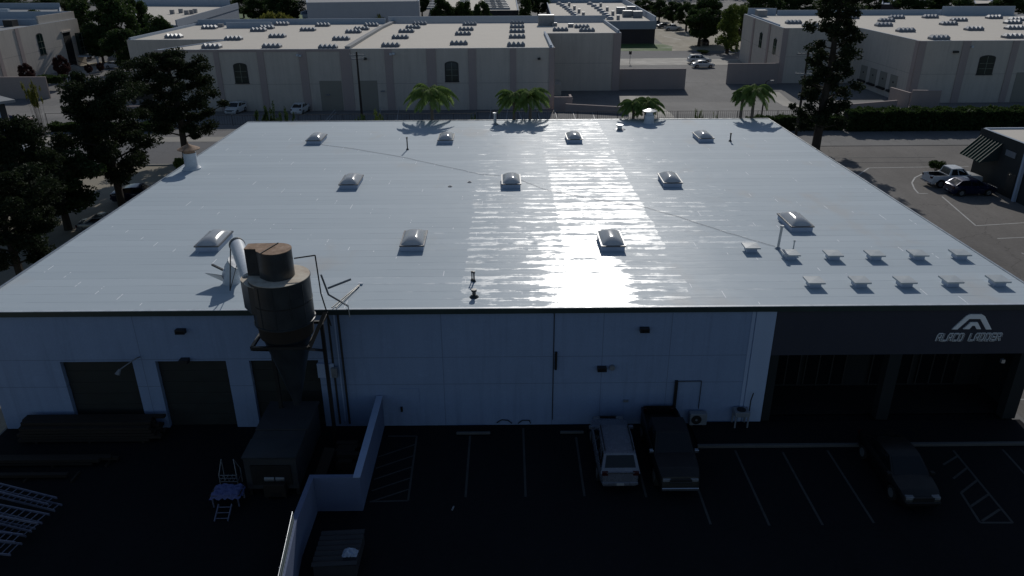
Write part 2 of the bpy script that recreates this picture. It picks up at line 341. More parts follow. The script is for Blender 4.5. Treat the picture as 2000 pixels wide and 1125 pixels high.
# painted lines (markings): each stripe a thin strip on the ground
def stripe(pts, w_, mat_, name='painted_line', layer=2, closed=False):
    mb = MB(); pts = [Vector((p[0], p[1], 0)) for p in pts]
    for a, b in zip(pts, pts[1:]):
        d = (b-a).normalized(); r = Vector((d.y, -d.x, 0))*w_/2; a2 = a-d*w_*0.0; z = 0.004*layer+gz(a.y)
        mb.quad(*[(q.x, q.y, z) for q in (a2-r, a2+r, b+r, b-r)])
    for f_ in range(len(mb.f)):
        mb.f[f_] = mb.f[f_][::-1]
    o = mb.build(name, mat_); me = o.data
    bm = bmesh.new(); bm.from_mesh(me)
    for f in bm.faces:
        f.normal_update()
        if f.normal.z < 0: f.normal_flip()
    bm.to_mesh(me); bm.free(); return struct(o)
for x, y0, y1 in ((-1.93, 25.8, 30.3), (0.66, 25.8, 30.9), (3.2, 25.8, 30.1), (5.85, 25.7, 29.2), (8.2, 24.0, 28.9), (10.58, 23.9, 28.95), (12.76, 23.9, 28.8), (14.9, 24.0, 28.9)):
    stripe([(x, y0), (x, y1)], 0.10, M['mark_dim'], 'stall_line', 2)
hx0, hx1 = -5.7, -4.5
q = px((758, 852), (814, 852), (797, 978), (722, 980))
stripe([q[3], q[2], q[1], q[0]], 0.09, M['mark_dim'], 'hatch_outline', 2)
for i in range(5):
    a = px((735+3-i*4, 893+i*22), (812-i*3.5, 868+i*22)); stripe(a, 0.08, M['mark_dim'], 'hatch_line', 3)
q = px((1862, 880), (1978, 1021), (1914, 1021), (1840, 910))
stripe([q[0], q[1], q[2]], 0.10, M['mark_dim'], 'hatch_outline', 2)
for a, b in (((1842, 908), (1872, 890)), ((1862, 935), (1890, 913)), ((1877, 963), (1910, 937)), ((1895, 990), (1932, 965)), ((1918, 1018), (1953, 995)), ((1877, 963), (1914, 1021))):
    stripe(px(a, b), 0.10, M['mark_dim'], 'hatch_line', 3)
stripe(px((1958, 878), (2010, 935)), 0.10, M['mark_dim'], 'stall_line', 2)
stripe(px((1672, 345), (1697, 328), (1892, 325)), 0.13, M['mark'], 'lot_line', 2)
stripe(px((1870, 330), (1835, 333), (1803, 339), (1787, 347), (1781, 357), (1786, 369), (1794, 378), (1812, 378)), 0.14, M['mark'], 'lot_curve', 2)
stripe(px((1840, 384), (1906, 441), (2010, 434.5)), 0.13, M['mark'], 'lot_line', 2)
stripe(px((1948, 466), (2010, 463)), 0.11, M['mark'], 'lot_line', 2)
stripe(px((1995, 494), (2010, 501)), 0.11, M['mark'], 'lot_line', 2)
stripe([(26.0, 30.5), (30, 30.5)], 0.11, M['mark'], 'lot_line', 2)
stripe([(26.0, 33.1), (30, 33.1)], 0.11, M['mark'], 'lot_line', 2)
for a in (1020, 1056, 1090, 1125, 1163): stripe(px((a, 236), (a-8, 218)), 0.10, M['mark'], 'yard_line', 2)
for a in (740, 775, 955, 988): stripe(px((a, 236), (a+5, 215)), 0.10, M['mark'], 'yard_line', 2)
stripe(px((636, 236), (655, 219)), 0.12, M['mark'], 'yard_line', 2); stripe(px((641, 236), (657, 222)), 0.12, M['mark'], 'yard_line', 2)
stripe(px((1293, 70), (1330, 78)), 0.2, M['mark'], 'far_lot_line', 4); stripe(px((1310, 62), (1345, 67)), 0.2, M['mark'], 'far_lot_line', 4)
# kerbs of the front lot: real steps
for x0, x1 in ((8.85, 17.35), (18.6, 25.6)):
    struct(MB().box(x0, x1, 29.12, 29.3, 0.003, 0.15).build('kerb', M['kerb'], bevel=0.02))
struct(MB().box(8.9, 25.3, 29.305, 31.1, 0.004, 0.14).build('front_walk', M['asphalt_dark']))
struct(MB().box(-60, -26, 81.2, 81.45, 0, 0.13).build('street_kerb', M['concrete']))
struct(MB().box(25.75, 90, 88.1, 88.3, 0.0, 0.04).build('alley_gutter', M['kerb']))
struct(MB().box(25.75, 48, 82.6, 82.75, 0.0, 0.02).build('drain_channel', M['kerb']))
struct(MB().box(25.75, 48, 80.6, 80.72, 0.0, 0.02).build('drain_channel', M['kerb']))
for x0, x1 in ((-2.6, -0.95), (2.45, 3.6)):
    t = MB().box(x0, x1, 30.35, 30.5, 0.008, 0.13).build('wheel_stop', M['kerb'], bevel=0.03)
    tag(t, 'low concrete wheel stop nearest the white enclosure wall' if x0 < 0 else 'low concrete wheel stop just left of the silver car', 'wheel stop', 'wheel stops at the parking stalls')
# ------------------------------------------------------------------ main building
FX0, FX1, FY, BY, RZ = -24.85, 25.12, 31.2, 72.6, 6.5
mainb = thing('warehouse', 'large low warehouse with shiny white coated flat roof and blue-grey front wall', 'warehouse', (0, FY, 0))
def wm(o):
    return Matrix.Identity(4) if o is None else wm(o.parent) @ o.matrix_parent_inverse @ o.matrix_basis
def P(mb, name, mt, parent=mainb, **k):   # a part given in world coordinates
    o = mb.build(name, mt, None, **k); o.parent = parent; o.matrix_parent_inverse = wm(parent).inverted(); return o
def holes_wall(x0, x1, z0, z1, y, t, holes):
    mb = MB(); xs = sorted({x0, x1, *[h[0] for h in holes], *[h[1] for h in holes]}); zs = sorted({z0, z1, *[h[2] for h in holes], *[h[3] for h in holes]})
    for i in range(len(xs)-1):
        for j in range(len(zs)-1):
            cx, cz = (xs[i]+xs[i+1])/2, (zs[j]+zs[j+1])/2
            if any(h[0] < cx < h[1] and h[2] < cz < h[3] for h in holes): continue
            mb.quad((xs[i], y, zs[j]), (xs[i+1], y, zs[j]), (xs[i+1], y, zs[j+1]), (xs[i], y, zs[j+1]))
    for a, b, c, d in holes:
        mb.quad((a, y, d), (b, y, d), (b, y+t, d), (a, y+t, d)); mb.quad((a, y, c), (a, y, d), (a, y+t, d), (a, y+t, c)); mb.quad((b, y, c), (b, y+t, c), (b, y+t, d), (b, y, d))
    return mb
doors = [(-21.35, -17.92, 0.0, 3.76), (-16.83, -13.48, 0.0, 3.76), (-12.38, -9.1, 0.0, 3.76)]
WZ = 6.3
fw = holes_wall(FX0, 11.5, 0, WZ, FY, 0.3, doors)
fw.quad((FX0, FY, 0), (FX0, FY, WZ), (FX0, BY, WZ), (FX0, BY, 0)); fw.quad((FX1, FY+3.2, 0), (FX1, BY, 0), (FX1, BY, WZ), (FX1, FY+3.2, WZ)); fw.quad((FX0, BY, 0), (FX0, BY, WZ), (FX1, BY, WZ), (FX1, BY, 0))
P(fw, 'wall', M['facade'])
for a, b, c, d in doors:
    mb = MB(); k = 12
    for i in range(k):
        z0 = d*i/k; mb.box(a+0.02, b-0.02, FY+0.22+(0.0 if i % 2 else 0.012), FY+0.28, z0, z0+d/k-0.004)
    P(mb, 'roller_door', M['door'])
P(MB().box(11.5, 12.42, FY-0.06, FY+0.3, 0, WZ-0.004), 'corner_pilaster', M['pilaster'])
P(MB().box(11.3, 11.46, FY-0.03, FY-0.004, 0, WZ-0.01), 'downspout', M['pilaster'])
# entrance portal
P(MB().box(12.44, FX1, FY-0.05, FY+0.5, 3.86, WZ-0.004), 'entrance_band', M['band'])
P(MB().quad((12.44, FY+3.2, 0.0), (FX1, FY+3.2, 0), (FX1, FY+3.2, 3.9), (12.44, FY+3.2, 3.9)).quad((12.44, FY+0.5, 0), (12.44, FY+3.2, 0), (12.44, FY+3.2, 3.9), (12.44, FY+0.5, 3.9)).quad((FX1-0.02, FY+0.5, 0), (FX1-0.02, FY+0.5, 3.9), (FX1-0.02, FY+3.2, 3.9), (FX1-0.02, FY+3.2, 0)), 'recess_wall', M['coldark'])
P(MB().box(12.44, FX1, FY+0.51, FY+3.2, 3.87, 3.95), 'recess_ceiling', M['coldark'])
for a, b in ((12.46, 12.86), (18.15, 18.75), (24.45, FX1-0.03)): P(MB().box(a, b, FY-0.02, FY+0.48, 0.14, 3.858), 'column', M['coldark'])
for a in (13.2, 15.6, 19.1, 21.6):
    g = P(MB().box(a, a+2.1, FY+3.1, FY+3.18, 0.3, 3.0), 'window', M['glassdark'])
    f = MB(); [f.box(a+2.1*k/3-0.03, a+2.1*k/3+0.03, FY+3.04, FY+3.098, 0.3, 3.0) for k in range(4)]; P(f, 'frame', M['trimdark'], g)
# street number above the entrance window
mbn = MB(); NUM = {'5': [(0, 0, .6, 0), (.6, 0, .6, .5), (.6, .5, 0, .5), (0, .5, 0, 1), (0, 1, .6, 1)], '1': [(.3, 0, .3, 1)], '6': [(0, 0, .6, 0), (.6, 0, .6, .5), (.6, .5, 0, .5), (0, 0, 0, 1), (0, 1, .6, 1)], '7': [(.6, 0, .6, 1), (0, 1, .6, 1)]}
for i, ch in enumerate('5167'):
    for a, b, c, d in NUM[ch]:
        s_ = 0.26; o_ = Vector((19.3+i*0.24, FY+3.0-0.002*i, 3.12)); mbn.bar(o_+Vector((a*s_, 0, b*s_)), o_+Vector((c*s_, 0, d*s_)), 0.03, 0.03)
P(mbn, 'street_number', M['mark_dim'])
# roof slab + edge metal
P(MB().box(12.5, FX1-0.03, FY+0.5, FY+3.19, 0.141, 0.15), 'entrance_floor', M['void'])
rf = P(MB().box(FX0-0.05, FX1+0.05, FY-0.02, BY+0.05, 6.32, RZ), 'roof', M['roof'])
P(MB().box(FX0-0.12, FX1+0.12, FY-0.16, FY-0.022, 6.22, 6.485), 'fascia', M['fascia'])
P(MB().box(FX0-0.12, FX1+0.12, FY-0.18, FY-0.04, 6.487, 6.515), 'drip_edge', M['whitepipe'], rf)
P(MB().box(FX0-0.17, FX0-0.052, FY-0.02, BY+0.05, 6.25, 6.54), 'edge_metal', M['galv'], rf)
P(MB().box(FX1+0.052, FX1+0.15, FY-0.02, BY+0.05, 6.25, 6.54), 'edge_metal', M['galv'], rf)
P(MB().box(FX0-0.1, FX1+0.1, BY+0.052, BY+0.16, 6.25, 6.55), 'edge_metal', M['galv'], rf)
# wall fittings
def wall_light(pxx, pyy, lab):
    c = GY(pxx, pyy, FY); f = MB().box(c.x-0.22, c.x+0.22, FY-0.28, FY-0.02, c.z-0.09, c.z+0.12).quad((c.x-0.2, FY-0.284, c.z-0.08), (c.x+0.2, FY-0.284, c.z-0.08), (c.x+0.15, FY-0.33, c.z+0.05), (c.x-0.15, FY-0.33, c.z+0.05))
    P(f, 'wall_light', M['lamp'], label=lab)
wall_light(355, 645, 'dark wall pack light left of the middle roller door'); wall_light(1258, 642, 'dark wall pack light above the parked cars')
wall_light(1175, 718, 'small dark wall light at mid height'); 
c = GY(1195, 716, FY); P(MB().tube((c.x, FY-0.16, c.z), (c.x, FY-0.02, c.z), 0.13, 0.13, 16), 'wall_meter', M['greymetal'])
c = GY(273, 697, FY); P(MB().path([(c.x, FY-0.02, c.z), (c.x, FY-0.3, c.z+0.1), (c.x-0.5, FY-1.0, c.z-0.1)], 0.03).tube((c.x-0.5, FY-1.0, c.z-0.1), (c.x-0.6, FY-1.12, c.z-0.3), 0.06, 0.12), 'gooseneck_lamp', M['greymetal'])
c = GY(363, 702, FY); P(MB().box(c.x-0.2, c.x+0.2, FY-0.35, FY-0.02, c.z-0.08, c.z+0.12), 'door_light', M['lamp'])
for a, z0, z1, r_ in ((GY(1086, 682, FY).x, 3.2, 4.15, 0.06),): P(MB().tube((a, FY-0.1, z0), (a, FY-0.1, z1), r_), 'conduit', M['black'])
P(MB().tube((GY(1083, 610, FY).x, FY-0.03, 0.3), (GY(1083, 610, FY).x, FY-0.03, 6.15), 0.018), 'conduit', M['trimdark'])
a = GY(1321, 742, FY); P(MB().box(a.x-0.07, a.x+0.07, FY-0.14, FY-0.02, 0.9, a.z), 'cable_duct', M['black'])
b = GY(1370, 742, FY); P(MB().path([(a.x, FY-0.05, a.z-0.05), (b.x, FY-0.05, b.z-0.03), (b.x, FY-0.05, 0.9)], 0.02), 'conduit', M['trimdark'])
b = GY(1222, 782, FY); P(MB().box(b.x-0.12, b.x+0.12, FY-0.1, FY-0.02, b.z-0.05, b.z+0.06), 'wall_vent', M['greymetal'])
b = GY(785, 798, FY); P(MB().box(b.x-0.05, b.x+0.05, FY-0.12, FY-0.02, b.z-0.12, b.z+0.14), 'door_handle_box', M['black'])
b = GY(1960, 706, FY-0.2); P(MB().box(b.x-0.08, b.x+0.08, FY-0.2, FY-0.052, b.z-0.1, b.z+0.08), 'door_light', M['galv'])
for i, (xx, zz, r_) in enumerate(((640, 612, 0.05), (652, 612, 0.035), (660, 612, 0.05))):
    b = GY(xx, zz, FY); P(MB().path([(b.x, FY-0.07, 0.2), (b.x, FY-0.07, 6.2)], r_), 'conduit', M['trimdark' if i != 1 else 'pilaster'])
b = GY(640, 722, FY); P(MB().box(b.x-0.45, b.x+0.35, FY-0.16, FY-0.02, b.z-0.35, b.z+0.4), 'electric_box', M['pilaster'])
b = GY(655, 722, FY); P(MB().box(b.x-0.12, b.x+0.15, FY-0.34, FY-0.17, b.z-0.25, b.z+0.25), 'electric_box', M['greymetal'])
P(MB().box(-5.35, -4.4, FY-0.03, FY-0.004, 0.02, 2.15), 'side_door', M['facade'])
# ---- sign
sg = thing('logo_sign', 'white angular emblem above white block letters ALACO LADDER on the dark band', 'sign', (21.6, FY-0.06, 4.6))
def PS(mb, nm, mt, par=sg): return P(mb, nm, mt, par)
yS = FY-0.056
def plate(pts, y0, y1):
    mb = MB(); n_ = len(pts); k = 0; mb.v = [(p[0], y0, p[1]) for p in pts]+[(p[0], y1, p[1]) for p in pts]
    mb.f = [tuple(range(n_)), tuple(reversed(range(n_, 2*n_)))]+[(i, n_+i, n_+(i+1) % n_, (i+1) % n_) for i in range(n_)]; return mb
def e_(u, v):  # emblem coordinates from the photograph's crop
    q_ = GY(1400+u*0.3, 400+v*0.3, yS); return (q_.x, q_.z)
PS(plate([e_(*p) for p in ((1527, 808), (1622, 722), (1645, 710), (1722, 710), (1742, 722), (1785, 808), (1748, 808), (1712, 740), (1640, 740), (1562, 808))], yS-0.06, yS), 'emblem_roof', M['logo'])
PS(plate([e_(*p) for p in ((1600, 806), (1650, 762), (1695, 762), (1716, 806), (1688, 806), (1676, 784), (1660, 784), (1640, 806))], yS-0.06, yS), 'emblem_core', M['logo'])
LET = {'A': [[(0,0),(0,1),(.25,1.35),(1,1.35),(1,0)],[(0,.55),(1,.55)]], 'L': [[(0,1.35),(0,0),(1,0)]], 'C': [[(1,1.35),(.2,1.35),(0,1.15),(0,.2),(.2,0),(1,0)]],
 'O': [[(.2,0),(0,.2),(0,1.15),(.2,1.35),(.8,1.35),(1,1.15),(1,.2),(.8,0),(.2,0)]], 'D': [[(0,0),(0,1.35),(.75,1.35),(1,1.1),(1,.25),(.75,0),(0,0)]],
 'E': [[(1,1.35),(.1,1.35),(0,1.25),(0,0),(1,0)],[(0,.68),(.85,.68)]], 'R': [[(0,0),(0,1.35),(.8,1.35),(1,1.15),(1,.8),(.8,.62),(0,.62)],[(.6,.62),(1,0)]]}
xl, xr = GY(1825, 666, yS).x+0.06, GY(1954, 665, yS).x; zb = GY(1890, 664.5, yS).z; zt = GY(1890, 651.5, yS).z
txt = 'ALACO LADDER'; adv = (xr-xl)/len(txt); sc_x = adv*0.68; sc_z = (zt-zb)/1.35
for i, ch in enumerate(txt):
    if ch == ' ': continue
    mo, mi = MB(), MB(); k = 0
    for pl in LET[ch]:
        for a, b in zip(pl, pl[1:]):
            f_ = lambda p, y: Vector((xl+i*adv+p[0]*sc_x+p[1]*sc_z*0.14, y, zb+p[1]*sc_z))
            d_ = (f_(b, 0)-f_(a, 0)).normalized()*0.022
            A_, B_ = f_(a, yS-0.03-0.0012*k)-d_, f_(b, yS-0.03-0.0012*k)+d_; n_ = Vector((-d_.z, 0, d_.x)).normalized()
            for mbx, hw, yy in ((mo, 0.046, 0.0), (mi, 0.006, -0.035)):
                kk = len(mbx.v); o2 = n_*hw
                mbx.v += [tuple(A_-o2+Vector((0, yy-0.004, 0))), tuple(B_-o2+Vector((0, yy-0.004, 0))), tuple(B_+o2+Vector((0, yy-0.004, 0))), tuple(A_+o2+Vector((0, yy-0.004, 0)))]
                mbx.v += [tuple(Vector(v_)+Vector((0, 0.03, 0))) for v_ in mbx.v[kk:kk+4]]
                mbx.f += [tuple(kk+t for t in q_) for q_ in ((0,1,2,3),(7,6,5,4),(0,4,5,1),(1,5,6,2),(2,6,7,3),(3,7,4,0))]
            k += 1
    l_ = PS(mo, 'letter', M['logo']); PS(mi, 'inset', M['logodark'], l_)
# ---- skylights
mm, n = new('acrylic_dome'); a = n.noise(n.obj(), 2.0, 3)
n.set(n.mix(n.rng(a, 0.3, 0.7), (0.62, 0.66, 0.68), (0.72, 0.76, 0.78)), 0.17, 0, 0.3)
tr = n.n('BsdfTranslucent'); tr.inputs[0].default_value = (0.80, 0.80, 0.82, 1); mx = n.n('MixShader'); mx.inputs[0].default_value = 0.42
n.t.links.new(n.b.outputs[0], mx.inputs[1]); n.t.links.new(tr.outputs[0], mx.inputs[2]); n.t.links.new(mx.outputs[0], n.t.nodes['Material Output'].inputs[0]); M['dome'] = mm
def dome_mesh(wd, ln, hb, ht):
    mb = MB(); N, K = 12, 18
    for j in range(K+1):
        for i in range(N+1):
            u = i/N*2-1; v = j/K*2-1
            h = 0.55*(max(0, 1-abs(u)**2.2)**0.6)*(max(0, 1-abs(v)**3.0)**0.6)+0.45*min(1, 1.25*(1-max(abs(u)**1.3, abs(v)**2.4)))
            mb.v.append((u*wd/2, (v+1)*ln/2, hb+ht*h))
    for j in range(K):
        for i in range(N): a_ = j*(N+1)+i; mb.f.append((a_, a_+1, a_+N+2, a_+N+1))
    return mb
def Lp(mb, nm, mt, par, smooth=False):
    o = mb.build(nm, mt, None, smooth); o.parent = par; return o
sky_pos = [(613,282),(870,281),(1123,279.5),(1379.5,277.5),(681,369.5),(999,368.5),(1314,366),(405,492),(805,491),(1198,491.5),(1566,453)]
def make_skylight():
    c_ = MB().box(-0.62, 0.62, 0, 2.35, 0.003, 0.28).build('skylight', M['facade'], rf)
    c_.data.materials.clear(); c_.data.materials.append(M['curbwhite'])
    return c_
M['curbwhite'] = mat('coated_curb', (0.36, 0.43, 0.56), 0.5, 0.12)
M['lipmetal'] = mat('skylight_frame', (0.10, 0.105, 0.115), 0.4, 0.3, metal=0.3)
proto = make_skylight()
fr_ = MB(); z0, z1 = 0.282, 0.35
for a in ((-0.68, 0.68, -0.05, 0.03), (-0.68, 0.68, 2.34, 2.42), (-0.68, -0.6, 0.032, 2.338), (0.6, 0.68, 0.032, 2.338)): fr_.box(*a, z0, z1)
Lp(fr_, 'frame', M['lipmetal'], proto); Lp(dome_mesh(1.24, 2.36, 0.33, 0.34), 'dome', M['dome'], proto, True)
rng_ = random.Random(5)
for i, (a, b) in enumerate(sky_pos):
    s_ = proto if i == 0 else copy_tree(proto); s_.location = G(a, b, RZ); s_.rotation_euler.z = R(rng_.uniform(-0.8, 0.8))
# ---- small square cap vents
vent_pos = [(1471,487),(1549,501),(1633,502),(1715,502),(1800,501.5),(1883,500.5),(1596,555.5),(1686,555),(1776,555),(1867,554),(1959,553)]
M['ventcap'] = mat('coated_vent_cap', (0.44, 0.48, 0.50), 0.42, 0.12)
pv = MB().box(-0.27, 0.27, 0.14, 0.70, 0.003, 0.24).build('roof_vent', M['curbwhite'], rf)
cp_ = MB(); cp_.v = [(-.41,0,.245),(.41,0,.245),(.41,.85,.245),(-.41,.85,.245),(-.41,0,.325),(.41,0,.325),(.41,.85,.325),(-.41,.85,.325),(0,.425,.34)]
cp_.f = [(0,3,2,1),(0,1,5,4),(1,2,6,5),(2,3,7,6),(3,0,4,7),(4,5,8),(5,6,8),(6,7,8),(7,4,8)]
Lp(cp_, 'cap', M['ventcap'], pv)
for i, (a, b) in enumerate(vent_pos):
    s_ = pv if i == 0 else copy_tree(pv); q_ = G(a, b, RZ+0.25); s_.location = (q_.x, q_.y, RZ); s_.rotation_euler.z = R(rng_.uniform(-1.5, 1.5))
# ---- pipes, rings, cables and ventilators on the roof
def roof_pipe(a, b, h, r, mt='greymetal', cap=True, lean=(0, 0)):
    q_ = G(a, b, RZ); mb = MB().tube((q_.x, q_.y, RZ), (q_.x+lean[0], q_.y+lean[1], RZ+h), r).tube((q_.x, q_.y, RZ), (q_.x, q_.y, RZ+0.12), r*2.6, r*1.3)
    if cap: mb.tube((q_.x+lean[0], q_.y+lean[1], RZ+h), (q_.x+lean[0], q_.y+lean[1], RZ+h+0.1), r*1.5)
    P(mb, 'vent_pipe', M[mt], rf, smooth=True)
roof_pipe(796, 292.5, 0.95, 0.05, 'steel'); roof_pipe(1426, 276, 0.62, 0.06, 'steel'); roof_pipe(1519, 486, 1.25, 0.07, 'galv', True, (0.05, 0)); roof_pipe(1549, 489, 0.5, 0.035, 'galv')
roof_pipe(967, 243, 1.0, 0.14, 'galv'); roof_pipe(1210, 253, 0.35, 0.22, 'galv'); roof_pipe(926, 550, 0.45, 0.04, 'steel'); roof_pipe(922, 548, 0.42, 0.03, 'steel'); roof_pipe(926, 580, 0.3, 0.09, 'steel')
for a, b in ((917, 356), (879, 364.5)):
    q_ = G(a, b, RZ); t_ = MB()
    for i in range(14):
        u0, u1 = 2*math.pi*i/14, 2*math.pi*(i+1)/14; t_.tube((q_.x+0.13*math.cos(u0), q_.y+0.13*math.sin(u0), RZ+0.02), (q_.x+0.13*math.cos(u1), q_.y+0.13*math.sin(u1), RZ+0.02), 0.025, n=6)
    P(t_, 'drain_ring', M['greymetal'], rf)
def cable(pts, lab):
    q_ = [G(a, b, RZ) for a, b in pts]; out = []; rr = random.Random(len(pts))
    for a, b in zip(q_, q_[1:]):
        for k in range(6):
            p_ = a.lerp(b, k/6); out.append(Vector((p_.x+rr.uniform(-.05, .05), p_.y+rr.uniform(-.05, .05), RZ+0.03)))
    out.append(q_[-1]+Vector((0, 0, 0.03))); P(MB().path(out, 0.010, 6), 'cable', M['greymetal'], rf, label=lab)
cable([(627, 283), (690, 291), (790, 308), (870, 326), (940, 341), (981, 344)], 'thin dark cable from the back left skylight to the middle one')
cable([(1018, 352), (1060, 369), (1110, 380), (1180, 393), (1250, 403), (1330, 425), (1420, 455), (1514, 482)], 'thin dark cable from the middle skylight to the tall pipe')
q_ = G(371, 333, RZ); cx_, cy_ = q_.x, q_.y+0.45
vt = P(MB().lathe([(0.66, RZ), (0.66, RZ+0.10), (0.50, RZ+0.24), (0.47, RZ+0.3), (0.47, RZ+1.25)], 28, (cx_, cy_)), 'roof_ventilator', M['whitepipe'], rf, smooth=True, label='tall white ventilator drum with rusty conical cap at the left roof edge')
q_ = G(1269, 242, RZ); cx2, cy2 = q_.x, q_.y+0.45
P(MB().lathe([(0.52, RZ), (0.46, RZ+0.2), (0.44, RZ+0.75)], 28, (cx2, cy2)).lathe([(0.34, RZ+0.752), (0.34, RZ+1.05)], 20, (cx2, cy2)), 'roof_ventilator', M['whitepipe'], rf, smooth=True, label='squat white ventilator with pale dish cap at the back roof edge')
P(MB().lathe([(0.42, RZ+1.252), (0.42, RZ+1.5)], 20, (cx_, cy_)).lathe([(0.80, RZ+1.502), (0.80, RZ+1.56), (0.12, RZ+1.86), (0.04, RZ+1.95), (0.04, RZ+2.1)], 28, (cx_, cy_)), 'ventilator_cap', M['rust'], rf, smooth=True)
P(MB().lathe([(0.68, RZ+1.12), (0.68, RZ+1.15), (0.12, RZ+1.34)], 28, (cx2, cy2)), 'ventilator_cap', M['galv'], rf, smooth=True)
bpy.context.view_layer.update()
# ------------------------------------------------------------------ dust collector (cyclone) at the front wall
CX, CY = -9.5, 28.6
cyc = thing('dust_collector', 'dark steel cyclone with rusted scroll lid on a frame against the front wall', 'dust collector', (CX, CY, 0))
def PC(mb, nm, mt, par=cyc, **k): return P(mb, nm, mt, par, **k)
dr = PC(MB().lathe([(1.27, 7.25), (1.27, 7.32), (1.23, 7.33), (1.23, 9.16), (1.26, 9.17), (1.26, 9.24)], 48, (CX, CY)), 'drum', M['steel'], smooth=True)
PC(MB().lathe([(1.24, 9.242), (1.24, 9.262)], 48, (CX, CY)), 'drum_lid', M['dustlid'], dr)
PC(MB().lathe([(1.12, 6.62), (1.16, 7.24)], 48, (CX, CY)), 'skirt', M['timber_dark'], smooth=True)
PC(MB().lathe([(0.16, 3.0), (0.2, 3.3), (1.04, 6.61)], 40, (CX, CY)), 'cone', M['steel'], smooth=True)
# scroll housing: round body with a rectangular outlet to the left
r_ = 0.66; pts = [(CX-0.02+r_*math.cos(t), CY-0.0+r_*math.sin(t)) for t in [(-118+ i*12)*math.pi/180 for i in range(19)]]
pts = [p for p in pts]; pts += [(CX-0.95, CY+0.64), (CX-1.28, CY+0.60), (CX-1.28, CY+0.0), (CX-0.80, CY-0.02), (CX-0.70, CY-0.28)]
sh_ = PC(MB().prism(pts, 9.265, 10.42), 'scroll_housing', M['steel'], smooth=True)
cxm = CX-0.02; k_ = [(cxm+(p[0]-cxm)*1.01, CY+(p[1]-CY)*1.01) for p in pts]
PC(MB().prism(k_, 10.422, 10.45), 'scroll_lid', M['rust'], sh_)
PC(MB().bar((CX-0.45, CY-0.62, 10.47), (CX-0.05, CY+0.62, 10.47), 0.035), 'lid_seam', M['black'], sh_)
# inlet box on the left of the drum
il = [(CX-0.75, CY-0.95), (CX-1.1, CY-0.75), (CX-1.6, CY-0.1), (CX-1.66, CY+0.45), (CX-1.45, CY+0.85), (CX-0.9, CY+0.9)]
ib = PC(MB().prism(il, 7.85, 9.10), 'inlet_box', M['steel']); PC(MB().prism([(CX+(p[0]-CX)*1.01, CY+(p[1]-CY)*1.01) for p in il], 9.102, 9.125), 'inlet_lid', M['dustlid'], ib)
du = PC(MB().tube((CX-1.35, CY+0.3, 8.95), (-12.75, 33.1, 8.92), 0.33, 0.33, 24), 'inlet_duct', M['whitepipe'], smooth=True)
PC(MB().tube((-12.70, 33.0, 8.92), (-12.80, 33.15, 8.92), 0.36, 0.36, 24), 'duct_ring', M['steel'], du)
# elbow rising from the roof
el = [Vector(q) for q in ((-13.75, 34.2, 6.5), (-13.75, 34.2, 6.85), (-13.6, 34.15, 7.2), (-13.3, 34.05, 7.6))]
e1 = MB()
for a, b in zip(el, el[1:]): e1.tube(a, b, 0.42, 0.42, 24)
e1o = PC(e1, 'roof_elbow', M['whitepipe'], smooth=False)
PC(MB().tube((-13.30, 34.05, 7.60), (-13.26, 34.04, 7.65), 0.46, 0.46, 24), 'elbow_flange', M['galv'], e1o)
PC(MB().bar((-13.9, 34.1, 7.15), (-14.7, 34.5, 7.35), 0.09), 'elbow_lever', M['steel'], e1o)
PC(MB().quad((-14.0, 33.7, 7.1), (-14.9, 33.9, 7.15), (-14.4, 34.1, 6.75), (-14.0, 34.0, 6.6)).quad((-14.0, 33.75, 7.1), (-14.0, 34.05, 6.6), (-14.4, 34.15, 6.75), (-14.9, 33.95, 7.15)), 'loose_flashing', M['galv'], e1o)
PC(MB().path([(-13.05, 33.1, 9.0), (-13.5, 33.2, 6.52)], 0.03).path([(-12.5, 32.6, 8.7), (-13.5, 33.2, 6.52)], 0.02), 'duct_brace', M['steel'])
# ring frame with struts
fr = MB(); zf = 6.5; S = 1.18
cs = [(CX-S, CY-S), (CX+S, CY-S), (CX+S, CY+S), (CX-S, CY+S)]
for i in range(4):
    a, b = cs[i], cs[(i+1) % 4]; fr.bar((a[0], a[1], zf), (b[0], b[1], zf), 0.12, 0.12)
PC(fr, 'ring_frame', M['black'])
for a in cs[:2]: PC(MB().bar((a[0], a[1], zf-0.07), (CX+(0.75 if a[0] > CX else -0.25)*1.0, FY-0.03, 4.3), 0.11), 'strut', M['black'])
for a in cs[2:]: PC(MB().bar((a[0], a[1], zf-0.07), (a[0], a[1], 0.01), 0.15), 'leg', M['black'])
for a in cs[2:]: PC(MB().bar((a[0], a[1], zf-0.1), (a[0], FY-0.03, zf-0.1), 0.10), 'bracket', M['black'])
PC(MB().bar((cs[1][0]+0.05, cs[1][1], 6.5), (cs[1][0]+0.45, cs[1][1]+1.5, 7.4), 0.16, 0.05), 'lit_brace', M['timber'])
PC(MB().path([(CX+0.62, CY+0.3, 9.9), (CX+1.45, CY+0.5, 9.95), (CX+1.5, CY+0.5, 8.2), (CX+1.75, CY+0.6, 6.6)], 0.03), 'conduit', M['black'])
PC(MB().path([(CX+1.3, CY+1.6, 8.6), (CX+1.5, CY+1.7, 7.6), (CX+2.1, CY+2.6, 6.6)], 0.045).path([(CX+1.5, CY+1.7, 7.9), (CX+2.5, CY+2.0, 8.2)], 0.05), 'service_pipe', M['greymetal'])
PC(MB().path([(CX+1.45, CY+1.9, 7.5), (CX+2.15, CY+2.4, 6.7), (CX+2.2, CY+2.3, 6.2)], 0.025), 'service_pipe', M['galv'])
PC(MB().lathe([(1.245, 8.2), (1.245, 8.24)], 40, (CX, CY)), 'drum_seam', M['black'], dr)
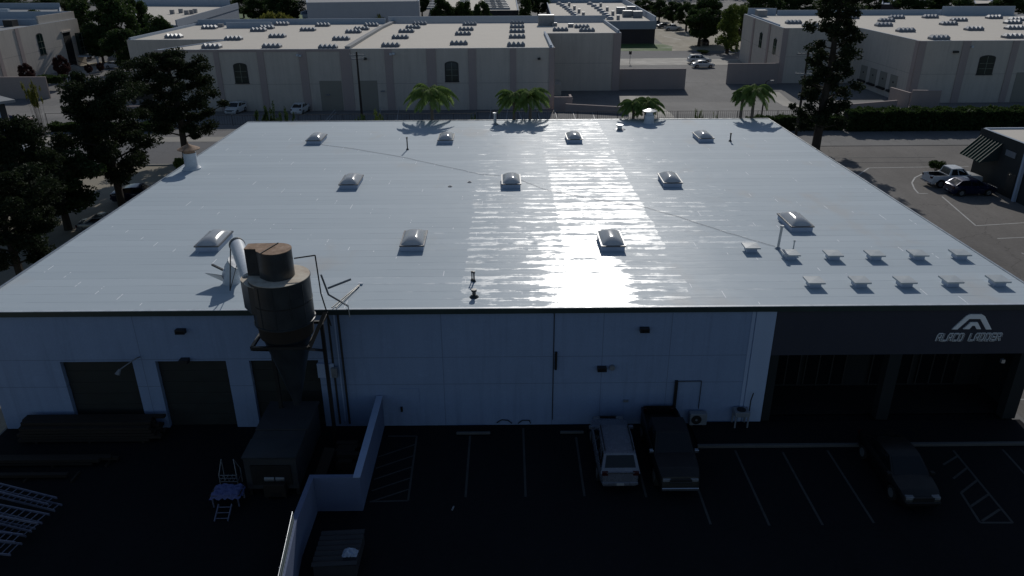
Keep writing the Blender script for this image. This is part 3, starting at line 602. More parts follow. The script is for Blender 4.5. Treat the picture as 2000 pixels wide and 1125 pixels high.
for k_ in range(5):
    t_ = -2.6+k_*0.52; PC(MB().bar((CX+1.235*math.cos(t_), CY+1.235*math.sin(t_), 7.34), (CX+1.235*math.cos(t_), CY+1.235*math.sin(t_), 9.15), 0.025), 'drum_rib', M['steel'], dr)
for d_ in (0.0, 0.12): 
    q0, q1 = G(648+d_*60, 601, 6.6), G(702, 556+d_*15, RZ+0.06)
    P(MB().tube(q0, q1, 0.028), 'guy_bar', M['steel'], cyc)
P(MB().box(G(704,556,RZ).x-0.1, G(704,556,RZ).x+0.12, G(704,556,RZ).y-0.05, G(704,556,RZ).y+0.12, RZ, RZ+0.08), 'guy_anchor', M['whitepipe'], cyc)
# ------------------------------------------------------------------ bin under the cone
bn = thing('collection_bin', 'long dark metal bin with two-part sloping lid below the cyclone cone', 'bin', (-10.3, 27.6, 0))
PB = lambda mb, nm, mt, par=bn, **k: P(mb, nm, mt, par, **k)
bx0, bx1 = -11.35, -9.05
PB(MB().box(bx0+0.04, bx1-0.04, 26.06, 30.2, 0.35, 1.95), 'bin_body', M['bin'])
PB(MB().box(bx0, bx1, 26.0, 27.35, 1.952, 2.02), 'bin_lid', M['steel']); PB(MB().box(bx0+0.02, bx1-0.02, 27.36, 28.0, 1.952, 2.0), 'bin_lid', M['bin']); PB(MB().box(bx0, bx1+0.02, 28.02, 30.3, 1.952, 2.05), 'bin_lid', M['bin'])
for a in (bx0+0.06, bx1-0.2):
    for b in (26.1, 30.0): PB(MB().box(a, a+0.14, b, b+0.14, 0.004, 0.348), 'leg', M['black'])
PB(MB().box(bx0+0.3, bx1-0.3, 26.0, 26.055, 0.6, 1.6), 'front_panel', M['black'])
# small machine beside the bin
mc = thing('shop_machine', 'small brown cabinet machine with bright metal top in front of the dark bin', 'machine', tuple(G(540, 972)))
q_ = G(540, 975)
P(MB().box(q_.x-0.5, q_.x+0.45, q_.y, q_.y+0.6, 0.1, 0.75), 'cabinet', M['timber_dark'], mc, bevel=0.03)
P(MB().box(q_.x-0.2, q_.x+0.25, q_.y-0.02, q_.y-0.002, 0.15, 0.35), 'cabinet_opening', M['void'], mc)
P(MB().tube((q_.x-0.45, q_.y+0.3, 0.9), (q_.x-0.03, q_.y+0.3, 0.9), 0.14, 0.14, 16), 'motor', M['greymetal'], mc, smooth=True)
P(MB().tube((q_.x+0.03, q_.y+0.3, 0.9), (q_.x+0.4, q_.y+0.3, 0.9), 0.14, 0.12, 16), 'motor', M['greymetal'], mc, smooth=True)
for a in (-0.45, 0.35): P(MB().box(q_.x+a, q_.x+a+0.1, q_.y+0.05, q_.y+0.5, 0.006, 0.098), 'foot', M['black'], mc)
# ------------------------------------------------------------------ enclosure walls (white-blue), gate fence
en = thing('enclosure_wall', 'low blue-white masonry wall stepping out from the warehouse front', 'wall', (-7, 25, 0))
EH = 1.75
P(MB().box(-6.42, -6.2, 25.0, FY-0.07, 0.004, EH), 'wall_run', M['enclosure'], en)
P(MB().box(-8.3, -6.422, 25.0, 25.2, 0.004, EH-0.004), 'wall_run', M['enclosure'], en)
P(MB().prism([(-8.3, 24.998), (-8.1, 24.998), (-8.12, 22.4), (-7.5, 16.5), (-7.72, 16.5), (-8.34, 22.4)], 0.004, EH-0.002), 'wall_run', M['enclosure'], en)
P(MB().box(-6.46, -6.16, 24.96, FY-0.075, EH+0.001, EH+0.045), 'wall_coping', M['pilaster'], en)
fn = thing('slatted_fence', 'sunlit slatted screen on top of the near end of the enclosure wall', 'fence', (-8.5, 20, 0))
P(MB().prism([(-7.60, 16.6), (-7.58, 16.6), (-8.21, 22.4), (-8.23, 22.4)], EH+0.004, 2.2), 'slat_panel', M['slat'], fn)
P(MB().tube((-7.59, 16.6, 2.22), (-8.22, 22.4, 2.22), 0.018), 'top_rail', M['galv'], fn)
for y in (16.6, 19.6, 22.4): P(MB().tube((-8.25+(22.4-y)*.1086, y, EH), (-8.25+(22.4-y)*.1086, y, 2.22), 0.02), 'post', M['galv'], fn)
# ------------------------------------------------------------------ clutter in the yard
def plank_stack(name, label, x0, x1, y0, y1, nx, layers, mt, seed, slip=0.3, group=None):
    t = thing(name, label, 'lumber stack', ((x0+x1)/2, (y0+y1)/2, 0), 0, group); rr = random.Random(seed); wd = (y1-y0)/nx
    for L_ in range(layers):
        z0 = 0.1+L_*0.16
        for i in range(nx):
            if L_ == layers-1 and rr.random() < 0.3: continue
            a, b = x0+rr.uniform(0, slip), x1-rr.uniform(0, slip*2)
            P(MB().box(a, b, y0+i*wd+0.01, y0+(i+1)*wd-0.012, z0, z0+0.12+rr.uniform(0, .03)), 'plank', mt, t)
    for x in (x0+0.9, (x0+x1)/2, x1-0.9): P(MB().box(x-0.05, x+0.05, y0, y1, 0.006, 0.098), 'bearer', M['timber_dark'], t)
plank_stack('lumber_stack', 'long tall stack of dark lumber against the wall below the left roller door', -23.6, -16.7, 29.9, 30.9, 4, 6, M['timber_dark'], 1, 0.35)
plank_stack('lumber_stack', 'low stack of long boards lying in front of the tall lumber stack', -24.3, -17.6, 28.1, 28.8, 4, 2, M['timber_dark'], 2, 0.8)
plank_stack('lumber_stack', 'scattered low boards nearest the ladder pile', -24.6, -18.6, 27.0, 27.7, 3, 1, M['timber_dark'], 3, 1.0)
plank_stack('lumber_stack', 'short boards piled inside the white enclosure beside its right wall', -8.05, -6.6, 27.6, 29.0, 5, 4, M['timber_dark'], 5, 0.3)
lb = thing('leaning_board', 'wide brown board leaning inside the enclosure next to the bin', 'board', (-8.2, 27.2, 0))
P(MB().quad((-8.8, 26.2, 0.01), (-8.3, 26.1, 0.01), (-7.9, 28.0, 1.0), (-8.4, 28.1, 1.0)).quad((-8.8, 26.2, -0.03), (-8.4, 28.1, 0.96), (-7.9, 28.0, 0.96), (-8.3, 26.1, -0.03)), 'plywood', M['timber_dark'], lb)
def ladder(label, a, b, wd, n, z, group='ladders piled at the left of the yard', r=0.035):
    a = Vector(a); b = Vector(b); d = (b-a); L_ = d.length; t = thing('ladder', label, 'ladder', a, 0, group)
    ang = math.atan2(d.y, d.x); t.rotation_euler = (0, -math.asin(d.z/L_) if L_ else 0, ang)
    for s in (-1, 1): MB().box(0, L_, s*wd/2-0.02, s*wd/2+0.02, -0.045, 0.045).build('rail', M['alu'], t)
    for i in range(n): MB().tube(((i+0.5)*L_/n, -wd/2, 0), ((i+0.5)*L_/n, wd/2, 0), 0.02, n=6).build('rung', M['alu'], t)
    return t
def g3(a, b, z): q = G(a, b, z); return (q.x, q.y, z)
LG = [('long ladder at the far side of the ladder pile', g3(-60, 938, .7), g3(103, 979, .7), 0.42, 12, 0),
      ('narrow dark ladder second from the far side of the ladder pile', g3(-40, 955, .55), g3(114, 992, .5), 0.36, 14, 0),
      ('wide ladder on top in the middle of the ladder pile', g3(-60, 985, .75), g3(86, 1014, .75), 0.55, 11, 0),
      ('ladder with close rungs below the widest ladder of the pile', g3(-50, 1000, .5), g3(72, 1030, .5), 0.5, 12, 0),
      ('short ladder poking out lowest of the upper pile', g3(-60, 1015, .3), g3(60, 1040, .3), 0.45, 9, 0),
      ('ladder at the nearer separate pile, upper', g3(-70, 1040, .6), g3(38, 1052, .6), 0.42, 8, 0),
      ('wide ladder nearest the bottom left picture corner', g3(-80, 1062, .4), g3(32, 1073, .4), 0.6, 9, 0)]
for i, (lab, a, b, wd, n_, z) in enumerate(LG): ladder(lab, a, b, wd, n_, z)
ladder('single short ladder section sticking out below the blue covered table', g3(440, 985, .35), g3(432, 1018, .04), 0.55, 3, 0, None)
tb = thing('work_table', 'low table draped with a crumpled blue cover near the bin', 'table', tuple(G(445, 990)))
q_ = G(443, 992)
for a, b in ((-.55, .05), (.5, .1), (-.45, .6), (.55, .65)): P(MB().box(q_.x+a-0.03, q_.x+a+0.03, q_.y+b-0.03, q_.y+b+0.03, 0.004, 0.6), 'leg', M['alu'], tb)
P(MB().box(q_.x-0.62, q_.x+0.62, q_.y, q_.y+0.72, 0.602, 0.64), 'table_top', M['timber'], tb)
cl = MB(); rr = random.Random(4); N = 12
for j in range(N+1):
    for i in range(N+1):
        u, v = i/N, j/N; e = min(u, 1-u, v, 1-v); cl.v.append((q_.x-0.66+1.32*u+rr.uniform(-.02, .02), q_.y-0.05+0.8*v+rr.uniform(-.02, .02), (0.66+rr.uniform(0, .09)) if e > 0.01 else 0.5+rr.uniform(-.08, .08)))
for j in range(N):
    for i in range(N): k = j*(N+1)+i; cl.f.append((k, k+1, k+N+2, k+N+1))
tag(cl.build('blue_cover', M['bluetarp']), 'crumpled blue cover thrown over the low work table', 'cover')
q_ = G(450, 955); ct = thing('wire_cart', 'pale metal frame cart with grid basket beside the bin', 'cart', tuple(q_))
fm = MB()
for a in (-.38, .38):
    for b in (0, .5): P(MB().tube((q_.x+a, q_.y+b, 0.004), (q_.x+a, q_.y+b, 0.75), 0.025), 'leg', M['greymetal'], ct)
    P(MB().path([(q_.x+a, q_.y, 0.75), (q_.x+a*0.7, q_.y+0.25, 1.4), (q_.x+a, q_.y+.5, 0.75)], 0.022), 'handle', M['greymetal'], ct)
gb = MB()
for i in range(5): gb.tube((q_.x-.38+i*.19, q_.y, 0.4), (q_.x-.38+i*.19, q_.y, 0.74), 0.012, n=5).tube((q_.x-.38+i*.19, q_.y, 0.4), (q_.x-.38+i*.19, q_.y+.5, 0.4), 0.012, n=5)
for z in (.4, .57, .74): gb.tube((q_.x-.38, q_.y, z), (q_.x+.38, q_.y, z), 0.014, n=5)
P(gb, 'basket', M['greymetal'], ct)
# dumpster with torn white bag catching the sun
dp = thing('dumpster', 'black ribbed dumpster right of the enclosure wall, close to the camera', 'dumpster', (-6.7, 21.5, 0))
P(MB().box(-7.35, -5.75, 21.2, 22.9, 0.2, 0.70), 'dumpster_body', M['bin'], dp)
ld = MB(); 
for i in range(7): y = 21.15+i*0.27; ld.quad((-7.4, y, 0.71), (-5.7, y, 0.80), (-5.7, y+.13, 0.87), (-7.4, y+.13, 0.78)).quad((-7.4, y+.13, 0.78), (-5.7, y+.13, 0.87), (-5.7, y+.26, 0.80), (-7.4, y+.26, 0.71))
P(ld, 'dumpster_lid', M['bin'], dp)
for a in (-7.3, -6.05): P(MB().tube((a, 21.3, 0.1), (a+0.08, 21.3, 0.1), 0.09), 'caster', M['black'], dp); P(MB().tube((a, 22.4, 0.1), (a+0.08, 22.4, 0.1), 0.09), 'caster', M['black'], dp)
bg_ = MB(); rr = random.Random(8); N = 10
for j in range(N+1):
    for i in range(N+1):
        u, v = i/N, j/N; h = math.sin(math.pi*u)**.5*math.sin(math.pi*v)**.5 if 0 < u < 1 and 0 < v < 1 else 0
        bg_.v.append((-6.3+0.55*u+rr.uniform(-.03, .03), 21.45+0.34*v+rr.uniform(-.02, .02), 0.88+0.3*h*rr.uniform(.4, 1)))
for j in range(N):
    for i in range(N): k = j*(N+1)+i; bg_.f.append((k, k+1, k+N+2, k+N+1))
tag(bg_.build('plastic_bag', M['curbwhite']), 'torn white plastic bag lying on the black dumpster lid', 'bag')
q_ = G(883, 998); bt = MB().tube((q_.x, q_.y, 0.05), (q_.x+0.05, q_.y+0.2, 0.05), 0.04, n=10).tube((q_.x+0.051, q_.y+0.201, 0.05), (q_.x+0.06, q_.y+0.25, 0.05), 0.018, n=8)
tag(bt.build('plastic_bottle', M['whitebox']), 'small white bottle dropped on the dark asphalt', 'bottle')
# ------------------------------------------------------------------ outdoor units beside the entrance
q_ = G(1362, 838); au = thing('heat_pump', 'white outdoor air-conditioning unit with round fan at the wall right of the pickup', 'air conditioner', tuple(q_))
x, y = q_.x, q_.y
P(MB().box(x-.42, x+.42, y, y+.34, 0.22, 0.86), 'casing', M['whitebox'], au, bevel=0.02)
g_ = MB().tube((x-.1, y-.02, .54), (x-.1, y-.001, .54), .25, .25, 24); fg = P(g_, 'fan_grille', M['black'], au)
P(MB().tube((x-.1, y-.03, .54), (x-.1, y-.021, .54), .06, .06, 12), 'fan_hub', M['greymetal'], fg)
for a in (-.35, .25): P(MB().box(x+a, x+a+.1, y, y+.34, 0.145, 0.219), 'foot', M['black'], au)
q_ = G(1447, 842); x, y = q_.x, q_.y; au = thing('condenser', 'pale box condenser on legs with top fan near the white corner pilaster', 'condenser', tuple(q_))
P(MB().box(x-.36, x+.36, y+.05, y+.6, 0.75, 1.02), 'casing', M['whitebox'], au, bevel=0.02)
for a in (-.34, .27):
    for b in (.05, .54): P(MB().box(x+a, x+a+.07, y+b, y+b+.06, 0.145, 0.749), 'leg', M['whitebox'], au)
P(MB().tube((x, y+.33, 1.021), (x, y+.33, 1.04), .22, .22, 20), 'fan_grille', M['black'], au)
P(MB().path([(x+.42, y+.4, .15), (x+.42, y+.4, 1.5), (x+.5, y+.42, 1.9)], .03), 'pipe', M['trimdark'], au)
for nm, pts, lab in (('hose', [(970, 826), (980, 820), (992, 821), (1000, 827)], 'short dark hose looped at the wall foot, left one'), ('hose', [(1012, 827), (1020, 821), (1034, 821), (1036, 827)], 'short dark hose looped at the wall foot, right one')):
    pp = [GY(a, b, FY-0.06) for a, b in pts]; tag(MB().path([(p.x, FY-0.06, max(p.z, .03)) for p in pp], 0.025).build(nm, M['black']), lab, 'hose')
# flower bed and shrub at the right corner
# ------------------------------------------------------------------ foliage tools
def mesh_np(name, V, F, mt):
    me = bpy.data.meshes.new(name); nv, nf = len(V), len(F); k = F.shape[1]
    me.vertices.add(nv); me.vertices.foreach_set('co', V.astype(np.float32).ravel())
    me.loops.add(nf*k); me.loops.foreach_set('vertex_index', F.astype(np.int32).ravel())
    me.polygons.add(nf); me.polygons.foreach_set('loop_start', np.arange(0, nf*k, k, dtype=np.int32)); me.polygons.foreach_set('loop_total', np.full(nf, k, np.int32))
    me.update(calc_edges=True); me.materials.append(mt); return me
def leaves(centers, size, rs, elong=1.7, up=0.3):
    n = len(centers); d = rs.normal(size=(n, 3)); d[:, 2] = np.abs(d[:, 2])*0.6+up*rs.rand(n); d /= np.linalg.norm(d, axis=1)[:, None]
    a = rs.normal(size=(n, 3)); a -= (a*d).sum(1)[:, None]*d; a /= np.linalg.norm(a, axis=1)[:, None]; b = np.cross(d, a)
    s = size*(0.6+0.8*rs.rand(n))[:, None]; a = a*s*elong/2; b = b*s/2
    V = np.stack([centers-a, centers-b*0.9, centers+a, centers+b*0.9], 1).reshape(-1, 3); F = np.arange(4*n).reshape(n, 4); return V, F
def blob_pts(c, r, n, rs, shell=0.55):
    d = rs.normal(size=(n, 3)); d /= np.linalg.norm(d, axis=1)[:, None]; q = (shell+(1-shell)*rs.rand(n)**0.7)[:, None]; return np.array(c)+d*q*np.array(r)
TPL = {}
def tree_template(kind, seed):
    key = (kind, seed)
    if key in TPL: return TPL[key]
    rs = np.random.RandomState(seed*7+{'round': 1, 'pine': 2, 'tallpine': 3, 'shrub': 4, 'column': 5, 'loose': 6}[kind]); pts = []; tr = MB()
    if kind == 'round':        # unit: height 1, crown radius ~0.42
        tr.tube((0, 0, 0), (0.01, 0.01, 0.45), 0.035, 0.02, 8)
        for i in range(34):
            t = rs.rand(); a = rs.rand()*6.283; rr_ = 0.33*math.sin(math.pi*(0.12+0.8*t))*(0.55+0.45*rs.rand()); z = 0.24+0.66*t
            c = (rr_*math.cos(a), rr_*math.sin(a), z); r0 = 0.085+0.06*rs.rand(); pts.append(blob_pts(c, (r0, r0, r0*0.8), 420, rs, .35))
            if i % 4 == 0: tr.tube((0, 0, 0.3), c, 0.012, 0.004, 5)
        size = 0.022
    elif kind == 'column':
        tr.tube((0, 0, 0), (0, 0, 0.9), 0.03, 0.008, 8)
        for i in range(36):
            t = rs.rand(); a = rs.rand()*6.283; rr_ = 0.17*(1-t*0.75)*(0.6+0.5*rs.rand()); c = (rr_*math.cos(a), rr_*math.sin(a), 0.12+0.82*t); r0 = 0.07+0.03*rs.rand()
            pts.append(blob_pts(c, (r0, r0, r0*1.2), 170, rs))
        size = 0.024
    elif kind == 'shrub':
        for i in range(14):
            a = rs.rand()*6.283; rr_ = 0.42*rs.rand()**.6; c = (rr_*math.cos(a), rr_*math.sin(a), 0.35+0.35*rs.rand()); r0 = 0.17+0.12*rs.rand(); pts.append(blob_pts(c, (r0, r0, r0), 190, rs, .4))
            tr.tube((0, 0, 0), c, 0.012, 0.005, 5)
        size = 0.06
    elif kind == 'loose':      # thin upright shoots with sparse leaves
        for i in range(22):
            a = rs.rand()*6.283; rr_ = 0.45*rs.rand(); top = np.array((rr_*math.cos(a), rr_*math.sin(a), 0.75+0.25*rs.rand())); base_ = np.array((rr_*.5*math.cos(a), rr_*.5*math.sin(a), 0.0))
            tr.tube(base_, top, 0.006, 0.002, 5)
            for k in range(5): q = base_+(top-base_)*(0.72+0.28*rs.rand()); pts.append(blob_pts(q, (0.05, 0.05, 0.05), 34, rs, .2))
        size = 0.022
    elif kind == 'pine':       # irregular, limbs with flattened tufts; height 1, radius ~0.36
        tr.tube((0, 0, 0), (0.01, 0.0, 0.5), 0.028, 0.02, 8); tr.tube((0.01, 0, 0.5), (-0.01, 0.01, 0.97), 0.02, 0.005, 8)
        nl = 30
        for i in range(nl):
            t = i/nl; z0 = 0.20+0.72*t; a = i*2.4+rs.rand()*0.8; L_ = (0.36*math.sin(math.pi*(0.22+0.70*t))**0.8)*(0.55+0.55*rs.rand())
            z1 = z0+L_*(0.25+0.35*rs.rand()); e = np.array((L_*math.cos(a), L_*math.sin(a), z1)); s0 = np.array((0, 0, z0)); tr.tube(s0, e, 0.009, 0.003, 5)
            for k in range(4):
                q = s0+(e-s0)*(0.45+0.6*rs.rand())+rs.normal(size=3)*0.022; r0 = 0.04+0.045*rs.rand(); pts.append(blob_pts(q, (r0*1.15, r0*1.15, r0*0.75), 330, rs, .1))
        pts.append(blob_pts((0, 0, 0.93), (0.05, 0.05, 0.07), 300, rs, .3)); size = 0.0115
    else:                      # tall open-crowned pine; height 1, radius ~0.16, long trunk showing through
        q0 = Vector((0, 0, 0))
        path_ = [Vector((0, 0, 0)), Vector((0.003, 0, 0.25)), Vector((0.012, 0, 0.5)), Vector((0.004, 0, 0.75)), Vector((0.0, 0, 0.99))]; rad = [0.021, 0.018, 0.014, 0.009, 0.003]
        for a, b, r0, r1 in zip(path_, path_[1:], rad, rad[1:]): tr.tube(a, b, r0, r1, 9)
        nl = 66
        for i in range(nl):
            t = i/nl; z0 = 0.10+0.88*t; a = i*2.39996+rs.rand(); L_ = (0.135*(1-0.35*t))*(0.35+0.8*rs.rand()); e = np.array((L_*math.cos(a), L_*math.sin(a), z0+L_*(0.15+0.55*rs.rand()))); s0 = np.array((0.006, 0, z0)); tr.tube(s0, e, 0.0045, 0.0015, 5)
            for k in range(3):
                q = s0+(e-s0)*(0.55+0.5*rs.rand())+rs.normal(size=3)*0.008; r0 = 0.020+0.018*rs.rand(); pts.append(blob_pts(q, (r0, r0, r0*1.0), 150, rs, .1))
        size = 0.0075
    P_ = np.concatenate(pts); V, F = leaves(P_, size, rs, 2.0 if 'pine' in kind else 1.6)
    me = bpy.data.meshes.new('trunk'); me.from_pydata(tr.v, [], tr.f); me.update(); me.materials.append(M['bark'])
    TPL[key] = (V, F, me); return TPL[key]
CM = {}
def tree(name, label, cat, x, y, h, wid, kind='round', seed=1, mt='leaf', group=None, rz=0.0, z=None):
    V, F, tm = tree_template(kind, seed); key = (kind, seed, mt)
    if key not in CM: CM[key] = mesh_np('crown', V, F, M[mt])
    r0 = {'round': 0.42, 'pine': 0.37, 'tallpine': 0.15, 'shrub': 0.6, 'column': 0.24, 'loose': 0.48}[kind]; sx = (wid/2)/r0
    t = thing(name, label, cat, (x, y, gz(y) if z is None else z), rz, group)
    for nm, me, s_ in (('crown', CM[key], 1), ('trunk' if kind not in ('shrub', 'loose') else 'stems', tm, 1)):
        o = bpy.data.objects.new(nm, me); C.objects.link(o); o.parent = t; o.scale = (sx, sx, h)
    return t
def tree_px(name, label, cat, cx_, top, wpx, Y, **k):   # height and width measured at the tree's own distance
    p = GY(cx_, top, Y); zc = Vector((p.x, p.y, p.z-CAM_Z)).dot(AF); wd = wpx/FPX*zc
    g = gz(Y); return tree(name, label, cat, p.x, Y, p.z-g, wd, **k)
# big trees along the left side of the warehouse
gl_ = 'dark trees along the left side of the warehouse'
tree('pine_tree', 'tall dark pine in front of the beige building, left of the roof back corner', 'tree', -36.5, 84, 11.9, 10.2, 'pine', 1, 'pine', gl_, 0.5)
tree('pine_tree', 'dark spreading pine standing beside the rusty capped roof ventilator', 'tree', -35.6, 66.5, 11.9, 9.4, 'pine', 2, 'pine', gl_, 2.0)
tree('broadleaf_tree', 'low dark round tree between the spreading pine and the corner pine', 'tree', -37.4, 60.5, 7.3, 8.6, 'round', 1, 'leaf', gl_, 1.0)
tree('pine_tree', 'dense dark pine at the left picture edge below the blue-white house', 'tree', -37.6, 56.5, 10.3, 7.6, 'pine', 3, 'pine', gl_, 0.0)
tree('pine_tree', 'nearest dark pine, cut off by the left picture edge beside the roof', 'tree', -33.9, 48.2, 8.6, 7.8, 'pine', 1, 'pine', gl_, 3.6)
tree('broadleaf_tree', 'round-topped green tree right below the blue-white house', 'tree', -41.0, 59.5, 9.0, 6.4, 'round', 2, 'leaf', gl_, 2.2)
tree('shrub', 'clipped shrub on the dirt strip just behind the rusty ventilator', 'shrub', -34.0, 77.8, 2.1, 2.6, 'shrub', 1, 'leaflight', None)
# tall pine and poles at the right
tree('pine_tree', 'very tall open pine rising above the picture right of the warehouse roof', 'tree', 36.0, 86.5, 20.0, 7.4, 'tallpine', 1, 'pine', None, 0.4)
def utility_pole(label, x, y, h, arms):
    t = thing('utility_pole', label, 'utility pole', (x, y, 0))
    MB().tube((0, 0, 0), (0, 0, h), 0.17, 0.12, 12).build('pole', M['polewood'], t, True)
    for z, w_, dy in arms:
        a = MB().bar((-w_/2, 0.16, z), (w_/2, 0.16+dy, z), 0.12, 0.14).build('crossarm', M['greymetal'], t)
        for k in range(6):
            u = -0.46+0.184*k; MB().tube((u*w_, 0.16+dy*(u+.5), z+0.072), (u*w_, 0.16+dy*(u+.5), z+0.26), 0.05, 0.035, 8).build('insulator', M['galv'], a)
    return t
utility_pole('dark utility pole with crossarm in front of the beige building wall', -20.6, 107.0, 8.9, ((8.4, 2.1, 0.5), (7.9, 1.6, 0.8)))
utility_pole('dark utility pole with two crossarms beside the very tall pine', 36.2, 93.6, 10.3, ((9.9, 2.6, 0.3), (7.6, 2.4, -0.9)))
# palms behind the back wall
def palm(label, x, y, h, rad, seed, lean=0.0):
    rs = np.random.RandomState(seed); t = thing('palm_tree', label, 'palm tree', (x, y, 0), 0, 'palms behind the back roof edge')
    tm = MB(); pts = [Vector((lean*k/6*h*0.1, 0, h*k/6)) for k in range(7)]
    for i, (a, b) in enumerate(zip(pts, pts[1:])): tm.tube(a, b, 0.20-0.012*i, 0.19-0.012*i, 10)
    tm.build('trunk', M['palmtrunk'], t, True); top = np.array(pts[-1])
    for f_ in range(26):
        a = f_*2.399+rs.rand()*0.5; el0 = 1.5-1.25*(f_/24)+0.2*rs.rand(); L_ = rad*(0.85+0.3*rs.rand()); V = []; F = []; p = top.copy(); el = el0; n = 26; rib = MB(); prev = Vector(p)
        dh = np.array((math.cos(a), math.sin(a), 0)); side = np.array((-math.sin(a), math.cos(a), 0))
        for k in range(n):
            el -= (0.062+0.045*(1-f_/24)); d = dh*math.cos(el)+np.array((0, 0, math.sin(el))); p = p+d*L_/n*1.25
            if k % 3 == 0: rib.tube(prev, Vector(p), 0.022*(1-k/n)+0.006, 0.022*(1-k/n)+0.004, 5); prev = Vector(p)
            if k < 3: continue
            ll = 0.72*math.sin(math.pi*(0.15+0.8*k/n))*rad/2.2
            for s in (-1, 1):
                for rep in range(3):
                    dr_ = side*s*(0.75+0.2*rs.rand())+d*0.45+np.array((0, 0, -0.55-0.5*rs.rand())); dr_ /= np.linalg.norm(dr_); wv = d*0.045; q = p-d*L_/n*0.42*rep; e = q+dr_*ll*(0.8+.3*rs.rand()); m_ = (q+e)/2
                    i0 = len(V); V += [q, m_+wv, e, m_-wv]; F.append((i0, i0+1, i0+2, i0+3))
        fo = bpy.data.objects.new('frond', mesh_np('frond', np.array(V), np.array(F), M['palmleaf'])); C.objects.link(fo); fo.parent = t
        rib.build('frond_stem', M['palmleaf'], fo)
def palm_px(label, cx_, cy_, Y, rad, seed, lean=0):
    p = GY(cx_, cy_, Y); palm(label, p.x, Y, p.z, rad, seed, lean)
palm_px('leftmost palm behind the roof edge, broad drooping crown', 842, 187, 73.15, 2.35, 1)
palm_px('left one of the twin palms behind the middle of the roof edge', 1004, 192, 73.1, 1.8, 2)
palm_px('right one of the twin palms behind the middle of the roof edge', 1036, 190, 73.3, 2.05, 3)
palm_px('short palm left of the squat roof ventilator', 1238, 207, 73.1, 1.6, 4)
palm_px('short palm half behind the squat roof ventilator', 1262, 207, 73.4, 1.75, 5)
palm_px('left slim palm near the back right roof corner', 1451, 190, 73.2, 1.2, 6)
palm_px('taller right palm near the back right roof corner', 1474, 182, 73.1, 1.85, 7)
gs = 'leafy tops showing over the back roof edge'
for i, (a, b, w_, Y, mt, lab) in enumerate(((518, 203, 62, 75.5, 'leaf', 'wide leafy shrub top over the left end of the back roof edge'), (556, 212, 46, 75.0, 'leaf', 'second leafy shrub top right of the widest one at the back roof edge'), (702, 224, 34, 75.5, 'leaf', 'low leafy top at the foot of the left utility pole'), (734, 214, 42, 76.0, 'leaflight', 'pointed leafy top just right of the left utility pole'), (927, 224, 20, 75, 'leaf', 'tiny leafy top between the leftmost palm and the twin palms'), (1368, 214, 22, 76, 'leaflight', 'small light green shoot over the back roof edge right of the ventilator'), (1399, 222, 20, 76, 'leaflight', 'smallest green shoot over the back roof edge, left of the corner palms'))):
    tree_px('shrub', lab, 'shrub', a, b, w_, Y, kind='loose', seed=1+i % 3, mt=mt, group=gs, rz=i*1.3)
# hedge and weeds at the right rear
def hedge(label, x0, x1, y0, y1, h, n, seed, mt='leaf', size=0.28, sk=(0, 0)):
    rs = np.random.RandomState(seed); P_ = rs.rand(n, 3); P_[:, 0] = x0+(x1-x0)*P_[:, 0]; face = rs.rand(n); yy = rs.rand(n); zz = rs.rand(n)
    yy = np.where(face < .45, yy*0.15, yy); zz = np.where(face > .55, 0.88+0.12*zz, zz)
    P_[:, 1] = y0+(y1-y0)*yy+(P_[:, 0]-x0)*sk[0]; wob = 0.12*np.sin(P_[:, 0]*1.9+seed)+0.08*np.sin(P_[:, 0]*4.3); P_[:, 2] = (h+wob)*zz+rs.normal(size=n)*0.06
    V, F = leaves(P_, size, rs); t = thing('hedge', label, 'hedge', ((x0+x1)/2, y0, 0)); V[:, 0] -= (x0+x1)/2; V[:, 1] -= y0
    o = bpy.data.objects.new('foliage', mesh_np('foliage', V, F, M[mt])); C.objects.link(o); o.parent = t
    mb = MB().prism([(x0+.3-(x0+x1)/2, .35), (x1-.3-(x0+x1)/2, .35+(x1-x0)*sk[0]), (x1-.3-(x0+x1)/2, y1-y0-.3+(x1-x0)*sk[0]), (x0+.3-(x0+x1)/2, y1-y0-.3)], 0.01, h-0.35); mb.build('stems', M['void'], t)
hedge('long dark clipped hedge behind the alley at the right', 43.6, 86, 95.8, 98.6, 2.5, 26000, 1, 'leaf', 0.26)
hedge('low scruffy hedge between the utility pole and the long hedge', 31.0, 43.4, 96.5, 98.2, 1.6, 6000, 2, 'leaf', 0.24)
hedge('low dark hedge strip behind the chain fence on the left', -60.2, -44, 98.6, 100.4, 0.9, 6000, 3, 'leaf', 0.22)
hedge('tiny dark clipped hedge by the white car on the left', -84.6, -80.2, 139.0, 141.5, 1.0, 1800, 4, 'leaf', 0.25)
tree_px('shrub', 'bright green bush standing up out of the long hedge', 'shrub', 1848, 203, 55, 97.4, kind='shrub', seed=2, mt='leaflight')
for i, (a, b, w_, Y) in enumerate(((1525, 222, 44, 98), (1560, 224, 40, 98.5), (1650, 216, 26, 99))):
    tree_px('shrub', ('loose weedy shrub by the fence left of the utility pole', 'loose weedy shrub between the utility pole and the tall pine', 'loose weedy shrub at the left end of the long hedge')[i], 'shrub', a, b, w_, Y, kind='loose', seed=i+1, mt='leaf', rz=i)
tree('shrub', 'dark round shrub beside the green awning building', 'shrub', 44.9, 76.6, 1.5, 1.9, 'shrub', 3, 'leaf')
tree('shrub', 'small dry shrub in the bed at the front right building corner', 'shrub', 25.75, 29.5, 0.6, 1.4, 'shrub', 1, 'leaf')
tree('shrub', 'dry low shrub nearer the camera at the front right building corner', 'shrub', 25.7, 27.4, 0.55, 1.3, 'shrub', 2, 'leaf')
